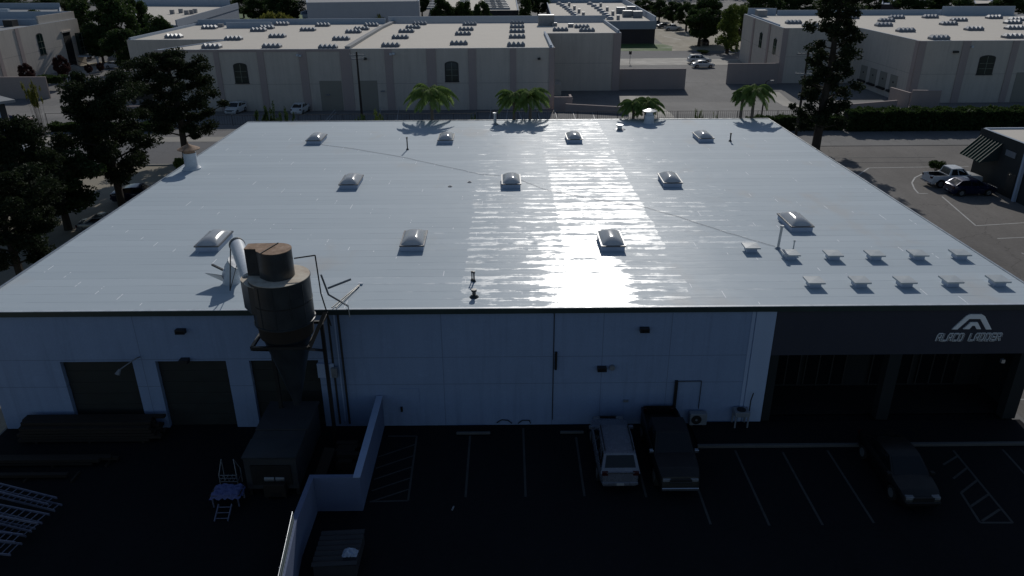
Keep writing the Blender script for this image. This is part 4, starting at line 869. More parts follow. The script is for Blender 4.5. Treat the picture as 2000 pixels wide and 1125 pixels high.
# trees behind the buildings, left to right
gt = 'trees beyond the buildings'
BT = [('round', 52, 12, 92, 200, 'leaf', 'dark round tree behind the far left beige building'),
 ('column', 148, -4, 74, 184, 'leaf', 'green tree behind the arched window building, left of the darkest trees'),
 ('round', 205, -18, 120, 178, 'leaf', 'huge dark tree left of the round bushy one'),
 ('round', 258, -14, 60, 190, 'leaf', 'tall dark tree directly behind the round bushy one'),
 ('round', 300, 20, 92, 148, 'leaf', 'round bushy tree at the left corner of the beige building'),
 ('round', 232, 55, 100, 160, 'leaf', 'low dark tree mass left of the round bushy one'),
 ('round', 185, 45, 70, 172, 'leaf', 'shadowy tree behind the lamp post at the left'),
 ('round', 20, -8, 80, 290, 'leaf', 'far green tree in the top left picture corner'), ('round', 88, -10, 90, 300, 'leaf', 'far tree second from the top left picture corner'), ('round', 142, -12, 70, 310, 'leaf', 'far tree third from the top left picture corner'),
 ('round', 345, -14, 110, 320, 'leaf', 'far tree behind the pale blue flat roof'), ('round', 410, -16, 90, 320, 'leaf', 'far tree above the right end of the pale blue roof'), 
 ('round', 500, -12, 80, 270, 'leaf', 'dark tree above the bright lawn'), ('round', 548, -16, 90, 262, 'leaf', 'dark tree between the lawn and the pale blue block'), ('round', 470, -14, 50, 300, 'leaf', 'slim dark tree left of the bright lawn'),
 ('shrub', 520, 14, 62, 205, 'leafyellow', 'yellow-green bush behind the beige roof, left one'), ('shrub', 558, 12, 62, 208, 'leafyellow', 'yellow-green bush behind the beige roof, right one'), ('shrub', 585, 22, 40, 195, 'leaflight', 'small light bush by the grey flat roof'),
 ('shrub', 742, 18, 34, 190, 'leafyellow', 'little yellow bush in front of the grey flat roof'), ('shrub', 705, 30, 34, 185, 'leaflight', 'low light bush at the foot of the grey flat roof'),
 ('round', 862, -8, 60, 215, 'leaf', 'dark tree in front of the skylight-covered far roof, left one'), ('round', 905, -6, 60, 218, 'leaf', 'dark tree in front of the skylight-covered far roof, middle one'), ('round', 940, -4, 44, 214, 'leaf', 'dark tree in front of the skylight-covered far roof, right one'),
 ('round', 822, -20, 40, 300, 'leaf', 'far tree behind the small lawn patch'), ('column', 1026, -6, 40, 222, 'leaf', 'slim dark tree between the skylight roof and the brown building'), ('round', 1052, -18, 60, 290, 'leaf', 'far dark tree left of the brown building'),
 ('round', 1110, -26, 90, 340, 'leaf', 'far tree above the brown building, left one'), ('round', 1180, -26, 90, 340, 'leaf', 'far tree above the brown building, right one'),
 ('round', 1258, -4, 52, 300, 'leaf', 'tree in the row along the far car park, farthest'), ('round', 1290, -2, 46, 275, 'leaf', 'tree in the row along the far car park, second farthest'), ('round', 1318, -2, 52, 255, 'leaf', 'grey-green round tree in the row along the far car park'), ('round', 1345, 0, 56, 240, 'leaf', 'nearest round tree of the row along the far car park'),
 ('round', 1385, -8, 96, 208, 'leaf', 'big dark tree overhanging the street by the far car park'), ('round', 1372, 8, 84, 201, 'leaf', 'second big dark tree left of the street tree trunk'),
 ('column', 1430, 8, 60, 186, 'leaflight', 'sunlit green tree at the left corner of the right beige building'), ('round', 1448, 10, 64, 196, 'leaflight', 'sunlit leafy tree behind the corner of the right beige building'),
 ('shrub', 1372, 96, 34, 186, 'leaflight', 'low bush on the street corner under the big dark tree'),
 ('round', 1495, -24, 100, 240, 'leaf', 'large dark tree behind the left end of the right roof'), ('round', 1560, -26, 110, 250, 'leaf', 'large dark tree behind the right roof, left of the tall pine'), ('shrub', 1592, 14, 34, 205, 'leafyellow', 'small yellow bush left of the tall pine above the roof'), 
 ('round', 1640, -24, 120, 240, 'leaf', 'large dark tree directly behind the tall pine'), ('shrub', 1698, 5, 42, 205, 'leaflight', 'light green bush over the right roof parapet, just right of the tall pine'), ('round', 1720, -28, 70, 260, 'leaf', 'dark tree left of the distant white roof'),
 ('shrub', 1797, 10, 42, 205, 'leaflight', 'light green bush over the middle of the right roof parapet'), ('round', 1790, -22, 110, 240, 'leaf', 'dark tree right of the distant white roof'), ('round', 1862, -22, 110, 240, 'leaf', 'dark tree second from the top right picture corner'), ('round', 1920, -24, 80, 270, 'leaf', 'dark tree beside the distant pale roof at top right'), ('round', 1975, -20, 90, 235, 'leaf', 'dark tree in the top right picture corner')]
for i, (k_, a, b, w_, Y, mt, lab) in enumerate(BT): tree_px('shrub' if k_ == 'shrub' else 'tree', lab, 'shrub' if k_ == 'shrub' else 'tree', a, b, w_, Y, kind=k_, seed=1+i % 3, mt=mt, group=gt if k_ != 'shrub' else None, rz=i*1.1)
for a, b, w_, Y, lab in ((45, 120, 34, 144, 'purple-leaved small tree below the arched window at far left'), (113, 104, 36, 150, 'purple-leaved tree beside the tall entrance of the left building'), (170, 124, 18, 158, 'small purple shrub at the left building steps'), (193, 120, 16, 160, 'small purple shrub right of the left building steps')):
    tree_px('tree', lab, 'tree', a, b, w_, Y, kind='round', seed=2, mt='purple')
# dark background wood closing the far distance
rs = np.random.RandomState(3); P_ = []
for x in np.arange(-420, 480, 7.0): P_.append(blob_pts((x+rs.rand()*5, 395+rs.rand()*25, 4+rs.rand()*4), (7, 7, 7+3*rs.rand()), 130, rs, .3))
V, F = leaves(np.concatenate(P_), 1.6, rs); o = bpy.data.objects.new('distant_wood', mesh_np('distant_wood', V, F, M['leaf'])); C.objects.link(o); o['kind'] = 'stuff'
# ------------------------------------------------------------------ other buildings
def shell(t, foot, z0, H, wm_, rm_, roof_drop=0.12):
    """walls as an open prism and a separate roof sheet a little below the wall top"""
    a = sum(foot[i][0]*foot[(i+1) % len(foot)][1]-foot[(i+1) % len(foot)][0]*foot[i][1] for i in range(len(foot)))
    if a < 0: foot = foot[::-1]
    mb = MB(); n = len(foot)
    for i in range(n):
        p, q = foot[i], foot[(i+1) % n]; mb.quad((p[0], p[1], z0), (q[0], q[1], z0), (q[0], q[1], H), (p[0], p[1], H))
        mb.quad((p[0], p[1], H-roof_drop-.1), (p[0], p[1], H), (q[0], q[1], H), (q[0], q[1], H-roof_drop-.1)) if False else None
    w_ = P(mb, 'wall', wm_, t)
    rb = MB(); rb.v = [(p[0], p[1], H-roof_drop) for p in foot]; rb.f = [tuple(range(n))]; r_ = P(rb, 'roof', rm_, t)
    ins = MB()
    c = (sum(p[0] for p in foot)/n, sum(p[1] for p in foot)/n)
    for i in range(n):  # coping along the wall top
        p, q = Vector(foot[i]), Vector(foot[(i+1) % n]); d = (q-p).normalized(); nn = Vector((-d.y, d.x))*0.3
        ins.quad((p.x, p.y, H+.003), (q.x, q.y, H+.003), (q.x+nn.x, q.y+nn.y, H+.003), (p.x+nn.x, p.y+nn.y, H+.003))
        ins.quad((p.x+nn.x, p.y+nn.y, H+.003), (q.x+nn.x, q.y+nn.y, H+.003), (q.x+nn.x, q.y+nn.y, H-roof_drop), (p.x+nn.x, p.y+nn.y, H-roof_drop))
    P(ins, 'coping', M['parapet'], t)
    return w_, r_
def parapet(t, a, b, H, h, th=0.3, name='parapet', mt='parapet'):
    a = Vector(a); b = Vector(b); d = (b-a).normalized(); nn = Vector((-d.y, d.x))*th; mb = MB()
    mb.prism([tuple(a), tuple(b), tuple(b+nn), tuple(a+nn)], H-0.15, H+h); return P(mb, name, M[mt], t)
M['sawtooth'] = mat('skylight_plastic', (0.30, 0.32, 0.35), 0.3, 0.2, bump=0)
M['sawcurb'] = mat('skylight_curb', (0.16, 0.17, 0.20), 0.6, 0.2)
SK = None
def ridge_skylight(par, x, y, z, s=1.0, rz=0.0):
    global SK
    if SK is None:
        cb = MB().box(-1.15, 1.15, 0, 1.15, 0.0, 0.28); tp = MB()
        for i in range(4):
            x0 = -1.15+i*0.575; k = len(tp.v); tp.v += [(x0, 0, .282), (x0+.575, 0, .282), (x0+.575, 1.15, .282), (x0, 1.15, .282), (x0+.2875, .3, .60), (x0+.2875, .85, .60)]
            tp.f += [tuple(k+j for j in q) for q in ((0, 1, 4), (1, 2, 5, 4), (2, 3, 5), (3, 0, 4, 5))]
        SK = (cb, tp)
    cb, tp = SK
    if not hasattr(ridge_skylight, 'me'):
        o = cb.build('skylight', M['sawcurb'], par); o2 = tp.build('skylight_domes', M['sawtooth'], o); ridge_skylight.me = (o.data, o2.data)
    else:
        o = bpy.data.objects.new('skylight', ridge_skylight.me[0]); C.objects.link(o); o.parent = par
        o2 = bpy.data.objects.new('skylight_domes', ridge_skylight.me[1]); C.objects.link(o2); o2.parent = o
    o.matrix_parent_inverse = wm(par).inverted(); o.location = (x, y, z); o.scale = (s, s, s); o.rotation_euler.z = rz; return o
def arched_window(t, c, wd, h, face='y', cols=2, rows=3, out=0.0):
    """c = centre bottom on the wall plane; face y: looks toward -Y, face x: looks toward +X"""
    f = (lambda u, d, v: (c[0]+u, c[1]-d, c[2]+v)) if face == 'y' else (lambda u, d, v: (c[0]+d, c[1]+u, c[2]+v))
    n = 9; arc = [(wd/2*math.cos(math.pi*(1-i/(n-1))), h-0.42+0.42*math.sin(math.pi*i/(n-1))) for i in range(n)]
    def poly(pts, d, rev=False):
        mb = MB(); mb.v = [f(u, d, v) for u, v in pts]; mb.f = [tuple(range(len(pts)))]; return mb
    trim = [(-wd/2-.16, 0), (wd/2+.16, 0)]+[((u*1.16), v+.14) for u, v in reversed(arc)]
    wdw = P(poly(trim, 0.02), 'window', M['trimdark'], t)
    P(poly([(-wd/2, .06), (wd/2, .06)]+list(reversed(arc)), 0.03), 'pane', M['winglass'], wdw)
    fr = MB()
    for i in range(1, cols): u = -wd/2+wd*i/cols; fr.bar(f(u, .05, .06), f(u, .05, h-.05), .07, .05)
    for j in range(1, rows): v = (h-.35)*j/rows+.06; fr.bar(f(-wd/2, .056, v), f(wd/2, .056, v), .07, .05)
    P(fr, 'frame', M['winframe'], wdw)
    P(MB().bar(f(-wd/2-.2, .06, -.06), f(wd/2+.2, .06, -.06), .14, .12), 'sill', M['trimdark'], wdw); return wdw
# --- long beige building behind the roof
HA, YA = 8.4, 114.8
A = thing('beige_building', 'long beige industrial building with pink pilasters and rows of ridged skylights, centre background', 'building', (-20, YA, -0.5))
shell(A, [(-51.6, YA), (6.93, YA), (6.93, 135.5), (19.7, 135.5), (19.7, 157.5), (-61.2, 157.5), (-62.1, 128.8), (-45.6, 128.8)], -1.6, HA, M['beige'], M['roofbeige'])
parapet(A, (-61.0, 157.1), (-24.0, 157.1), HA, 0.9); parapet(A, (-23.6, 158.6), (19.7, 158.6), HA, 1.1); parapet(A, (19.35, 135.6), (19.35, 157.0), HA, 0.45, 0.28)
parapet(A, (6.6, 115.0), (6.6, 135.4), HA, 0.35, 0.28); sp = [tuple(G(u_, v_, HA))[:2] for u_, v_ in ((684, 94.5), (715, 75), (748, 55), (776, 42))]; [parapet(A, p_, q_, HA, 0.3, 0.8, 'parapet', 'greyroof') for p_, q_ in zip(sp, sp[1:])]
parapet(A, (-53.0, 150.0), (-44.5, 150.0), HA, 0.9, 0.3); parapet(A, (6, 150.8), (9, 150.8), HA, 1.8, 2.0, 'roof_hatch', 'greymetal'); parapet(A, (-61.6, 129.2), (-60.9, 156.8), HA, 0.3, 0.28)
for x0, x1 in ((-43.11, -42.36), (-36.75, -35.78), (-30.62, -29.49), (-24.6, -22.98), (-18.03, -16.91), (-11.88, -10.53), (-5.73, -4.6), (0.43, 1.33), (6.2, 6.93)):
    P(MB().box(x0, x1, YA-0.12, YA-0.004, -1.5, HA-.02), 'pilaster', M['pink'], A)
P(MB().box(6.932, 7.05, YA+0.1, YA+1.2, -1.5, HA-.02), 'pilaster', M['pink'], A); P(MB().box(18.4, 19.7, 135.36, 135.496, -1.6, HA-.02), 'pilaster', M['pink'], A)
P(MB().box(-51.6, -24.2, YA-0.06, YA-0.003, HA-.35, HA-.03), 'cornice', M['pink'], A)
arched_window(A, (-39.45, YA-.01, 3.62), 1.75, 2.75); arched_window(A, (-8.22, YA-.01, 3.68), 1.75, 2.75)
for a, b in ((-28.0, -24.75), (-22.1, -19.4)): P(MB().box(a, b, YA-0.05, YA-0.004, -1.2, 3.85), 'roller_door', M['doorbeige'], A)
for a, b in ((641, 185), (748, 178)): c = GY(a, b, YA); P(MB().box(c.x-.3, c.x+.3, YA-.3, YA-.01, c.z-.08, c.z+.08), 'wall_light', M['greymetal'], A)
for a, b in ((581, 108), (585, 109), (763, 106), (768, 105), (713, 115), (1053, 115)): c = GY(a, b, YA-.4); P(MB().box(c.x-.2, c.x+.2, YA-.5, YA-.02, c.z-.14, c.z+.14), 'wall_light', M['whitepipe'] if b < 112 else M['trimdark'], A)
PXA = [(529,94),(540,74),(519,57),(549,50),(629,52),(600,61),(639,96),(665,79),(689,65),(705,59),(724,52),(762,92),(781,76),(793,64),(806,56),(819,49),(896,88),(904,69),(910,60),(917,50),(1010,47),(1010,55),(1010,64),(1010,75),(1008,91),(1095,61),(1137,55),(1147,62),(337,75),(407,57),(454,79),(411,95),(503,62)]
for a, b in PXA: q = G(a, b, HA-.11); ridge_skylight(A, q.x, max(q.y, YA+.5), HA-.118, 1.18)
for a, b in ((430, 52), (1083, 50), (1115, 52), (525, 50)): q = G(a, b, HA); P(MB().box(q.x-.5, q.x+.5, q.y, q.y+.8, HA-.118, HA+.5), 'roof_vent', M['greymetal'], A)
P(MB().box(7.1, 9.2, 130.6, 135.3, -1.4, .6), 'dock_ramp', M['beige'], A)
# --- right beige building
Cb = thing('beige_building', 'beige industrial building with stepped front, dock doors and skylights, right background', 'building', (64, 120.6, -1))
YC = 120.6; shell(Cb, [(63.6, YC), (110, YC), (110, 168), (104, 172), (52.2, 175.0), (49.9, 142.3), (63.6, 142.3)], -1.6, HA, M['beige'], M['roofbeige'])
parapet(Cb, (58.5, 172.0), (108, 170.5), HA, 0.95); parapet(Cb, (52.6, 173.6), (58.4, 172.4), HA, 1.3); parapet(Cb, (93, 169.8), (108, 169.0), HA, 1.7)
parapet(Cb, (50.7, 146.5), (52.6, 170.5), HA, 0.25, 0.28)
for x0, x1 in ((63.6, 64.7), (70.4, 71.6), (78.1, 79.1), (86.0, 87.2)): P(MB().box(x0, x1, YC-.12, YC-.004, -1.5, HA-.02), 'pilaster', M['pink'], Cb)
P(MB().box(63.48, 63.596, YC, YC+1.0, -1.5, HA-.02), 'pilaster', M['pink'], Cb); P(MB().box(49.9, 50.9, 142.18, 142.296, -1.5, HA-.02), 'pilaster', M['pink'], Cb)
for k in range(4):
    y0 = 125.0+k*3.75; y1 = y0+2.45; P(MB().box(63.54, 63.595, y0, y1, 0.0, 2.45), 'dock_door', M['doorbeige'], Cb); P(MB().box(63.2, 63.59, y0-.1, y1+.1, -0.35, -0.02), 'dock_bumper', M['black'], Cb)
    P(MB().box(63.50, 63.538, y0+1.0, y0+1.4, 1.2, 1.45), 'door_window', M['black'], Cb)
arched_window(Cb, (74.75, YC-.01, 3.35), 2.2, 2.75); P(MB().box(79.9, 83.0, YC-.05, YC-.004, -1.2, 3.6), 'roller_door', M['doorbeige'], Cb)
def left_face_window(y, z, wd, h):
    x = 49.9+(y-142.3)*(52.2-49.9)/(175-142.3)-.03; mb = MB().quad((x, y, z), (x, y+wd, z), (x, y+wd, z+h-.3), (x, y+wd*.5, z+h), (x, y, z+h-.3)); mb.f = [mb.f[0][::-1]]
    w_ = P(mb, 'window', M['winglass'], Cb); P(MB().bar((x-.02, y+wd/2, z), (x-.02, y+wd/2, z+h), .06).bar((x-.026, y, z+h*.5), (x-.026, y+wd, z+h*.5), .06), 'frame', M['winframe'], w_)
left_face_window(145.5, 3.3, 1.8, 3.0); left_face_window(156.5, 3.3, 1.8, 3.0)
for y in (151, 164): P(MB().box(49.9+(y-142.3)*.0703-.14, 49.9+(y-142.3)*.0703-.02, y, y+1, -1.5, HA-.02), 'pilaster', M['pink'], Cb)
PXC = [(1552,47),(1586,53),(1665,37),(1734,43),(1729,52),(1754,37),(1772,63),(1820,36),(1838,78),(1856,49.5),(1876,42),(1906,60),(1945,37),(1982,47),(1990,41),(1985,58),(1982,75)]
for a, b in PXC: q = G(a, b, HA-.11); ridge_skylight(Cb, q.x, max(q.y, YC+.5), HA-.118, 1.25)
P(MB().box(53.2, 55.2, 168.5, 170.5, HA-.118, HA+1.2), 'roof_unit', M['greymetal'], Cb)
c = GY(1866, 101, YC); P(MB().box(c.x-.4, c.x+.4, YC-.35, YC-.01, c.z-.15, c.z+.15), 'wall_light', M['trimdark'], Cb)
c = GY(1898, 91, YC); P(MB().box(c.x-.15, c.x+.15, YC-.35, YC-.01, c.z-.15, c.z+.15), 'wall_light', M['whitepipe'], Cb)
# --- left building with arched windows (its long east wall runs away from the camera)
XB = -94.0; HB = 8.3
Bb = thing('beige_building', 'beige office building with arched windows and dark glazed entrance at far left', 'building', (XB, 150, -1.3))
shell(Bb, [(XB, 128), (XB, 174.5), (-150, 174.5), (-150, 128)], -1.4, HB, M['beige'], M['greyroof'])
parapet(Bb, (XB-.32, 160.5), (XB-.32, 174.4), HB, 1.5, .3, 'parapet', 'beige'); parapet(Bb, (-118, 174.0), (XB-.4, 174.0), HB, 1.5, .3); parapet(Bb, (-120, 160.0), (XB-.6, 160.2), HB, 1.0, .3)
arched_window(Bb, (XB+.01, 139.0, 2.6), 1.9, 4.0, 'x', 2, 3); arched_window(Bb, (XB+.01, 159.0, 2.6), 1.9, 4.0, 'x', 2, 3)
P(MB().box(XB+.004, XB+.1, 167.5, 170.3, -1.2, 5.9), 'entrance_recess', M['void'], Bb); P(MB().box(XB+.004, XB+.25, 167.0, 170.8, 6.0, 6.3), 'lintel', M['beige'], Bb)
for y in (144.5, 151.5): P(MB().box(XB+.004, XB+.1, y, y+1.1, -1.3, HB-.02), 'pilaster', M['pink'], Bb)
gl2 = P(MB().box(XB+.1, XB+.9, 172.0, 174.3, 1.0, 5.5), 'corner_window', M['winglass'], Bb); f_ = MB(); [f_.bar((XB+.93, 172.0, z), (XB+.93, 174.3, z), .09) for z in (1.0, 2.5, 4.0, 5.4)]; f_.bar((XB+.94, 173.1, 1), (XB+.94, 173.1, 5.4), .07); P(f_, 'frame', M['winframe'], gl2)
P(MB().box(XB+.1, XB+2.6, 171.2, 174.6, 0.55, 0.85), 'canopy', M['whitepipe'], Bb)
P(MB().box(-99, -97.2, 156.5, 158.5, HB-.118, HB+1.1), 'roof_unit', M['black'], Bb)
# --- brown-fronted building across the street
Db = thing('brown_building', 'low dark brown building with pale parapet band and roof units across the street', 'building', (30, 207.6, -1.3))
HD = 4.35; shell(Db, [(12, 207.6), (39.0, 207.6), (42.0, 292), (14.5, 292)], -1.4, HD, M['darkbrick'], M['roofbeige'], .5)
P(MB().box(11.9, 39.15, 207.2, 207.59, HD-2.0, HD+.05), 'parapet_band', M['bluewall'], Db); parapet(Db, (14.5, 291.5), (42, 291.5), HD, 1.3); 
P(MB().prism([(38.75, 207.7), (39.1, 207.7), (42.1, 291), (41.75, 291)], HD-.3, HD+1.1), 'parapet', M['parapet'], Db)
for i in range(9):
    for j, (u0, u1) in enumerate(((1092, 1128), (1152, 1196))):
        q = G(u0+(u1-u0)*(i/8)**.8, 8+33*(i/8)**1.0 if j else 8+26*(i/8), HD-.3)
        if q.y < 212: continue
        P(MB().lathe([(1.05, HD-.5), (1.0, HD), (.5, HD+.35)], 10, (q.x, q.y)), 'dome_skylight', M['sawtooth'], Db)
        if i % 2: P(MB().box(q.x+1.8, q.x+2.6, q.y-.5, q.y+.4, HD-.5, HD+.7), 'roof_vent', M['greymetal'], Db)
for a, b in ((1213, 25), (1226, 32), (1233, 23), (1246, 33)): q = G(a, b, HD-.3); P(MB().box(q.x-1.3, q.x+1.3, q.y, q.y+2.2, HD-.4, HD+1.2), 'roof_unit', M['greymetal'], Db)
# --- pale flat roof buildings farther back
def far_building(name, label, pts, H, wm_, rm_, pars=(), drop=.5):
    fp = [tuple(G(a, b, H))[:2] for a, b in pts]; t = thing(name, label, 'building', (sum(p[0] for p in fp)/len(fp), sum(p[1] for p in fp)/len(fp), -1.3)); shell(t, fp, -1.4, H, wm_, rm_, drop)
    for i, j, h in pars: parapet(t, fp[i], fp[j], H, h, .4)
    return t, fp
t, fp = far_building('pale_building', 'pale blue-edged flat roof building behind the round bushy tree, upper left', [(262, 38), (345, 50), (465, 14), (450, 9), (265, 8)], 6.5, M['bluewall'], M['roofbeige'], ((3, 4, 1.4),))
P(MB().bar((*fp[1], 6.9), (*fp[2], 6.9), .3, 1.6), 'parapet', M['bluewall'], t)
for a, b in ((335, 24), (352, 22), (363, 25), (373, 24), (380, 22)): q = G(a, b, 6.5); P(MB().box(q.x-.5, q.x+.5, q.y, q.y+.8, 5.9, 7.1), 'roof_vent', M['greymetal'], t)
t, fp = far_building('pale_building', 'pale low roof building at the top left behind the dark round tree', [(-60, 44), (118, 35), (118, 14), (-60, 14)], 6.5, M['beige'], M['greyroof'], ((2, 3, 1.2),))
for a, b in ((5, 21), (40, 30), (95, 33)): q = G(a, b, 6.3); P(MB().box(q.x-1.5, q.x+1.5, q.y, q.y+1, 5.9, 6.8), 'skylight', M['whitepipe'], t)
t, fp = far_building('grey_building', 'grey flat roof building with small skylights behind the long beige building', [(590, 28), (772, 32), (806, 11), (640, 10)], 6.0, M['bluewall'], M['greyroof'], ((0, 3, .6),))
for a, b in ((647, 22), (663, 16), (713, 18), (724, 13), (703, 25), (768, 21), (777, 15)): q = G(a, b, 5.5); P(MB().box(q.x-1.4, q.x+1.4, q.y, q.y+1, 5.5, 5.9), 'skylight', M['whitepipe'], t)
for a, b in ((666, 24), (726, 23)): q = G(a, b, 5.5); P(MB().box(q.x-.9, q.x+.9, q.y, q.y+1.2, 5.5, 7.1), 'roof_unit', M['black'], t)
parapet(t, (fp[1][0]-.4, fp[1][1]), (fp[2][0]-.4, fp[2][1]), 6, 1.5, .5, 'parapet', 'bluewall')
t, fp = far_building('tall_pale_block', 'tall pale blue block rising at the top edge behind the grey flat roof', [(598, 5), (818, 2), (818, -30), (598, -30)], 10.5, M['bluewall'], M['greyroof'])
t, fp = far_building('skylight_building', 'far building whose flat roof is dotted with dense rows of skylights', [(840, 21), (1013, 20), (1005, -20), (850, -20)], 6.0, M['darkbrick'], M['roofbeige'], (), .3)
for r_ in range(6):
    for a, b in ((845, 852), (905, 908), (958, 955), (972, 966), (985, 977)):
        q = G(a+(b-a)*r_/5, 18-r_*3.2, 5.8); P(MB().box(q.x-1.7, q.x+1.7, q.y, q.y+1.4, 5.72, 6.3), 'skylight', M['sawtooth'], t)
t, fp = far_building('white_roof_building', 'distant white roof glimpsed between dark trees at the top, right of the tall pine', [(1722, 8), (1757, 9), (1757, -12), (1726, -12)], 6.0, M['darkbrick'], M['parapet'])
t, fp = far_building('white_roof_building', 'distant pale roof glimpsed at the very top near the right corner', [(1905, 7), (1945, 6), (1930, -6), (1900, -4)], 6.0, M['darkbrick'], M['roofbeige'])
# --- blue-white house at the left edge
Eb = thing('blue_white_house', 'pale blue-white plastered house corner with dark side and overhanging roof, left picture edge', 'house', (-59, 88, 0))
R3 = Vector((-57.85, 89.91)); RF = (R3-Vector((-57.85, 89.91))); dF = Vector((-0.62, -0.785)); dB = Vector((-0.78, 0.62))
c0 = Vector((-58.94, 89.5)); c1 = Vector((-59.25, 88.75)); c2 = c1+dF*9
def vq(a, b, z0, z1): return MB().quad((a.x, a.y, z0), (b.x, b.y, z0), (b.x, b.y, z1), (a.x, a.y, z1))
P(vq(c2, c1, 0, 5.45), 'wall', M['paleblue'], Eb); P(MB().prism([tuple(c1), tuple(c0), tuple(c0+dB*9), tuple(c1+dB*9)], 0, 5.45), 'side_wall', M['darkwall'], Eb)
P(MB().prism([tuple(R3), tuple(R3+dF*11), tuple(R3+dF*11+dB*9), tuple(R3+dB*9)], 5.46, 5.75), 'roof', M['greyroof'], Eb)
for t_, z_, h_ in ((1.1, 2.9, 1.5), (2.6, 2.9, 1.5), (1.1, .4, 1.4)):
    u0, u1 = c1+dF*t_, c1+dF*(t_+.7); nn_ = Vector((.785, -.62))*.03; mb = MB(); N = 6
    for i in range(N+1):
        k = i/N; p_ = u0.lerp(u1, k)+nn_; mb.v += [(p_.x, p_.y, z_), (p_.x, p_.y, z_+h_-.3+.3*math.sin(math.pi*k))]
    for i in range(N): mb.f.append((2*i, 2*i+1, 2*i+3, 2*i+2))
    wq = P(mb, 'window', M['winglass'], Eb); P(MB().bar((*(u0-dF*.12+nn_*2), z_-.06), (*(u1+dF*.12+nn_*2), z_-.06), .1), 'sill', M['whitepipe'], wq)
tree('shrub', 'spiky plant with yellowish fronds behind the corner of the blue-white house roof', 'shrub', -59.5, 96.5, 6.8, 2.6, 'loose', 2, 'leafyellow')
# --- green awning building at the right
Fb = thing('awning_building', 'dark walled flat-roof building with striped green metal awning, right edge', 'building', (47, 70, 0))
shell(Fb, [(47.0, 56), (70, 56), (70, 74.1), (47.0, 74.1)], 0, 5.2, M['darkwall'], M['roofbeige'])
aw = MB().quad((46.98, 70.2, 4.5), (46.98, 73.7, 4.5), (45.2, 73.7, 2.7), (45.2, 70.2, 2.7)); aw.f = [aw.f[0][::-1]]
awo = P(aw, 'awning', M['awning'], Fb)
for k in range(8): y = 70.2+k*3.5/7; P(MB().bar((46.95, y, 4.54), (45.2, y, 2.75), .05, .07), 'awning_rib', M['fascia'], awo)
P(MB().quad((46.98, 70.2, 4.49), (45.2, 70.2, 2.69), (46.98, 70.2, 2.9)), 'awning_side', M['fascia'], awo)
c = G(1973, 310, 2.9); P(MB().box(46.93, 46.996, 68.0, 69.45, 3.62, 4.15), 'wall_sign', M['whitebox'], Fb)
P(MB().bar((46.8, 66.4, 0.02), (46.8, 66.4, 5.0), .28), 'corner_post', M['paleblue'], Fb)
P(MB().box(46.97, 46.996, 67.2, 68.4, 0.02, 2.3), 'door', M['door'], Fb)
# --- perimeter walls in the yards
def yard_wall(label, a, b, h, th=.25):
    a = Vector(a); b = Vector(b); d = (b-a).normalized(); nn = Vector((-d.y, d.x))*th; z0 = min(gz(a.y), gz(b.y))-.1
    t = thing('yard_wall', label, 'wall', (a.x, a.y, z0)); P(MB().prism([tuple(a), tuple(b), tuple(b+nn), tuple(a+nn)], z0, z0+h+.1), 'wall_panel', M['yardwall'], t)
    P(MB().prism([tuple(a-nn*.15), tuple(b-nn*.15), tuple(b+nn*1.15), tuple(a+nn*1.15)], z0+h+.101, z0+h+.16), 'wall_cap', M['pink'], t); return t
yard_wall('long rose block wall in front of the arched window building at far left', (-92, 131.0), (-78.2, 131.0), 3.55)
yard_wall('rose block wall stub against the left end of the long beige building', (-69.0, 137.0), (-62.3, 137.0), 3.5)
yard_wall('rose block wall running right from the long beige building', (19.75, 136.3), (31.6, 136.3), 3.5)
yard_wall('rose block wall running left from the right beige building', (40.4, 141.6), (49.85, 141.6), 3.6)
yard_wall('low rose retaining wall along the dock ramp, centre', tuple(G(1104, 216)[:2]), tuple(G(1227, 223)[:2]), 1.15)
yard_wall('square rose bin enclosure at the corner of the long beige building', (6.9, 112.4), (9.6, 112.4), 2.0)
yard_wall('rose end wall of the bin enclosure beside the ramp', (9.62, 112.45), (9.64, 116.4), 2.0)
yard_wall('low rose retaining wall along the dock ramp of the right building', tuple(G(1632, 213)[:2]), tuple(G(1752, 203)[:2]), 1.0)
yard_wall('tall square rose enclosure at the front of the right beige building', (60.2, 113.2), (64.2, 112.6), 2.6)
yard_wall('rose side of the enclosure at the right beige building', (60.2, 113.5), (59.6, 118.4), 2.6)
yard_wall('low rose wall behind the corner pine at the left', tuple(G(246, 221)[:2]), tuple(G(304, 220)[:2]), 1.2)
# --- fences
def fence(label, a, b, h, n, picket=None, rails=2):
    a = Vector((*a, 0)); b = Vector((*b, 0)); t = thing('metal_fence', label, 'fence', a)
    for k in range(n+1): q = a.lerp(b, k/n); P(MB().tube((q.x, q.y, 0), (q.x, q.y, h), .04, n=6), 'post', M['trimdark'], t)
    for k in range(rails): z = h-.04-(h-.3)*k/max(1, rails-1) if rails > 1 else h-.04; P(MB().tube((a.x, a.y, z), (b.x, b.y, z), .025, n=6), 'rail', M['trimdark'], t)
    if picket:
        L_ = (b-a).length; mb = MB()
        for k in range(int(L_/picket)): q = a.lerp(b, (k+.5)*picket/L_); mb.bar((q.x, q.y, .15), (q.x, q.y, h-.02), .025)
        P(mb, 'picket_panel', M['trimdark'], t)
fence('dark iron picket fence running behind the warehouse roof', (-4, 101.8), (39, 101.3), 1.7, 16, .28)
fence('thin metal fence along the back yard right of the tall pine', (43.5, 100.9), (60, 100.9), 1.6, 6)
fence('thin chain fence with posts in front of the left hedge strip', (-61.5, 101.0), (-40, 101.0), 2.0, 6, None, 2)
fence('long dark fence behind the left half of the warehouse roof', (-40, 101.6), (-4.3, 101.8), 1.5, 12, .35)
gp = thing('gate_pillar', 'tan block pillar in the chain fence left of the pines', 'pillar', tuple(G(62, 262)))
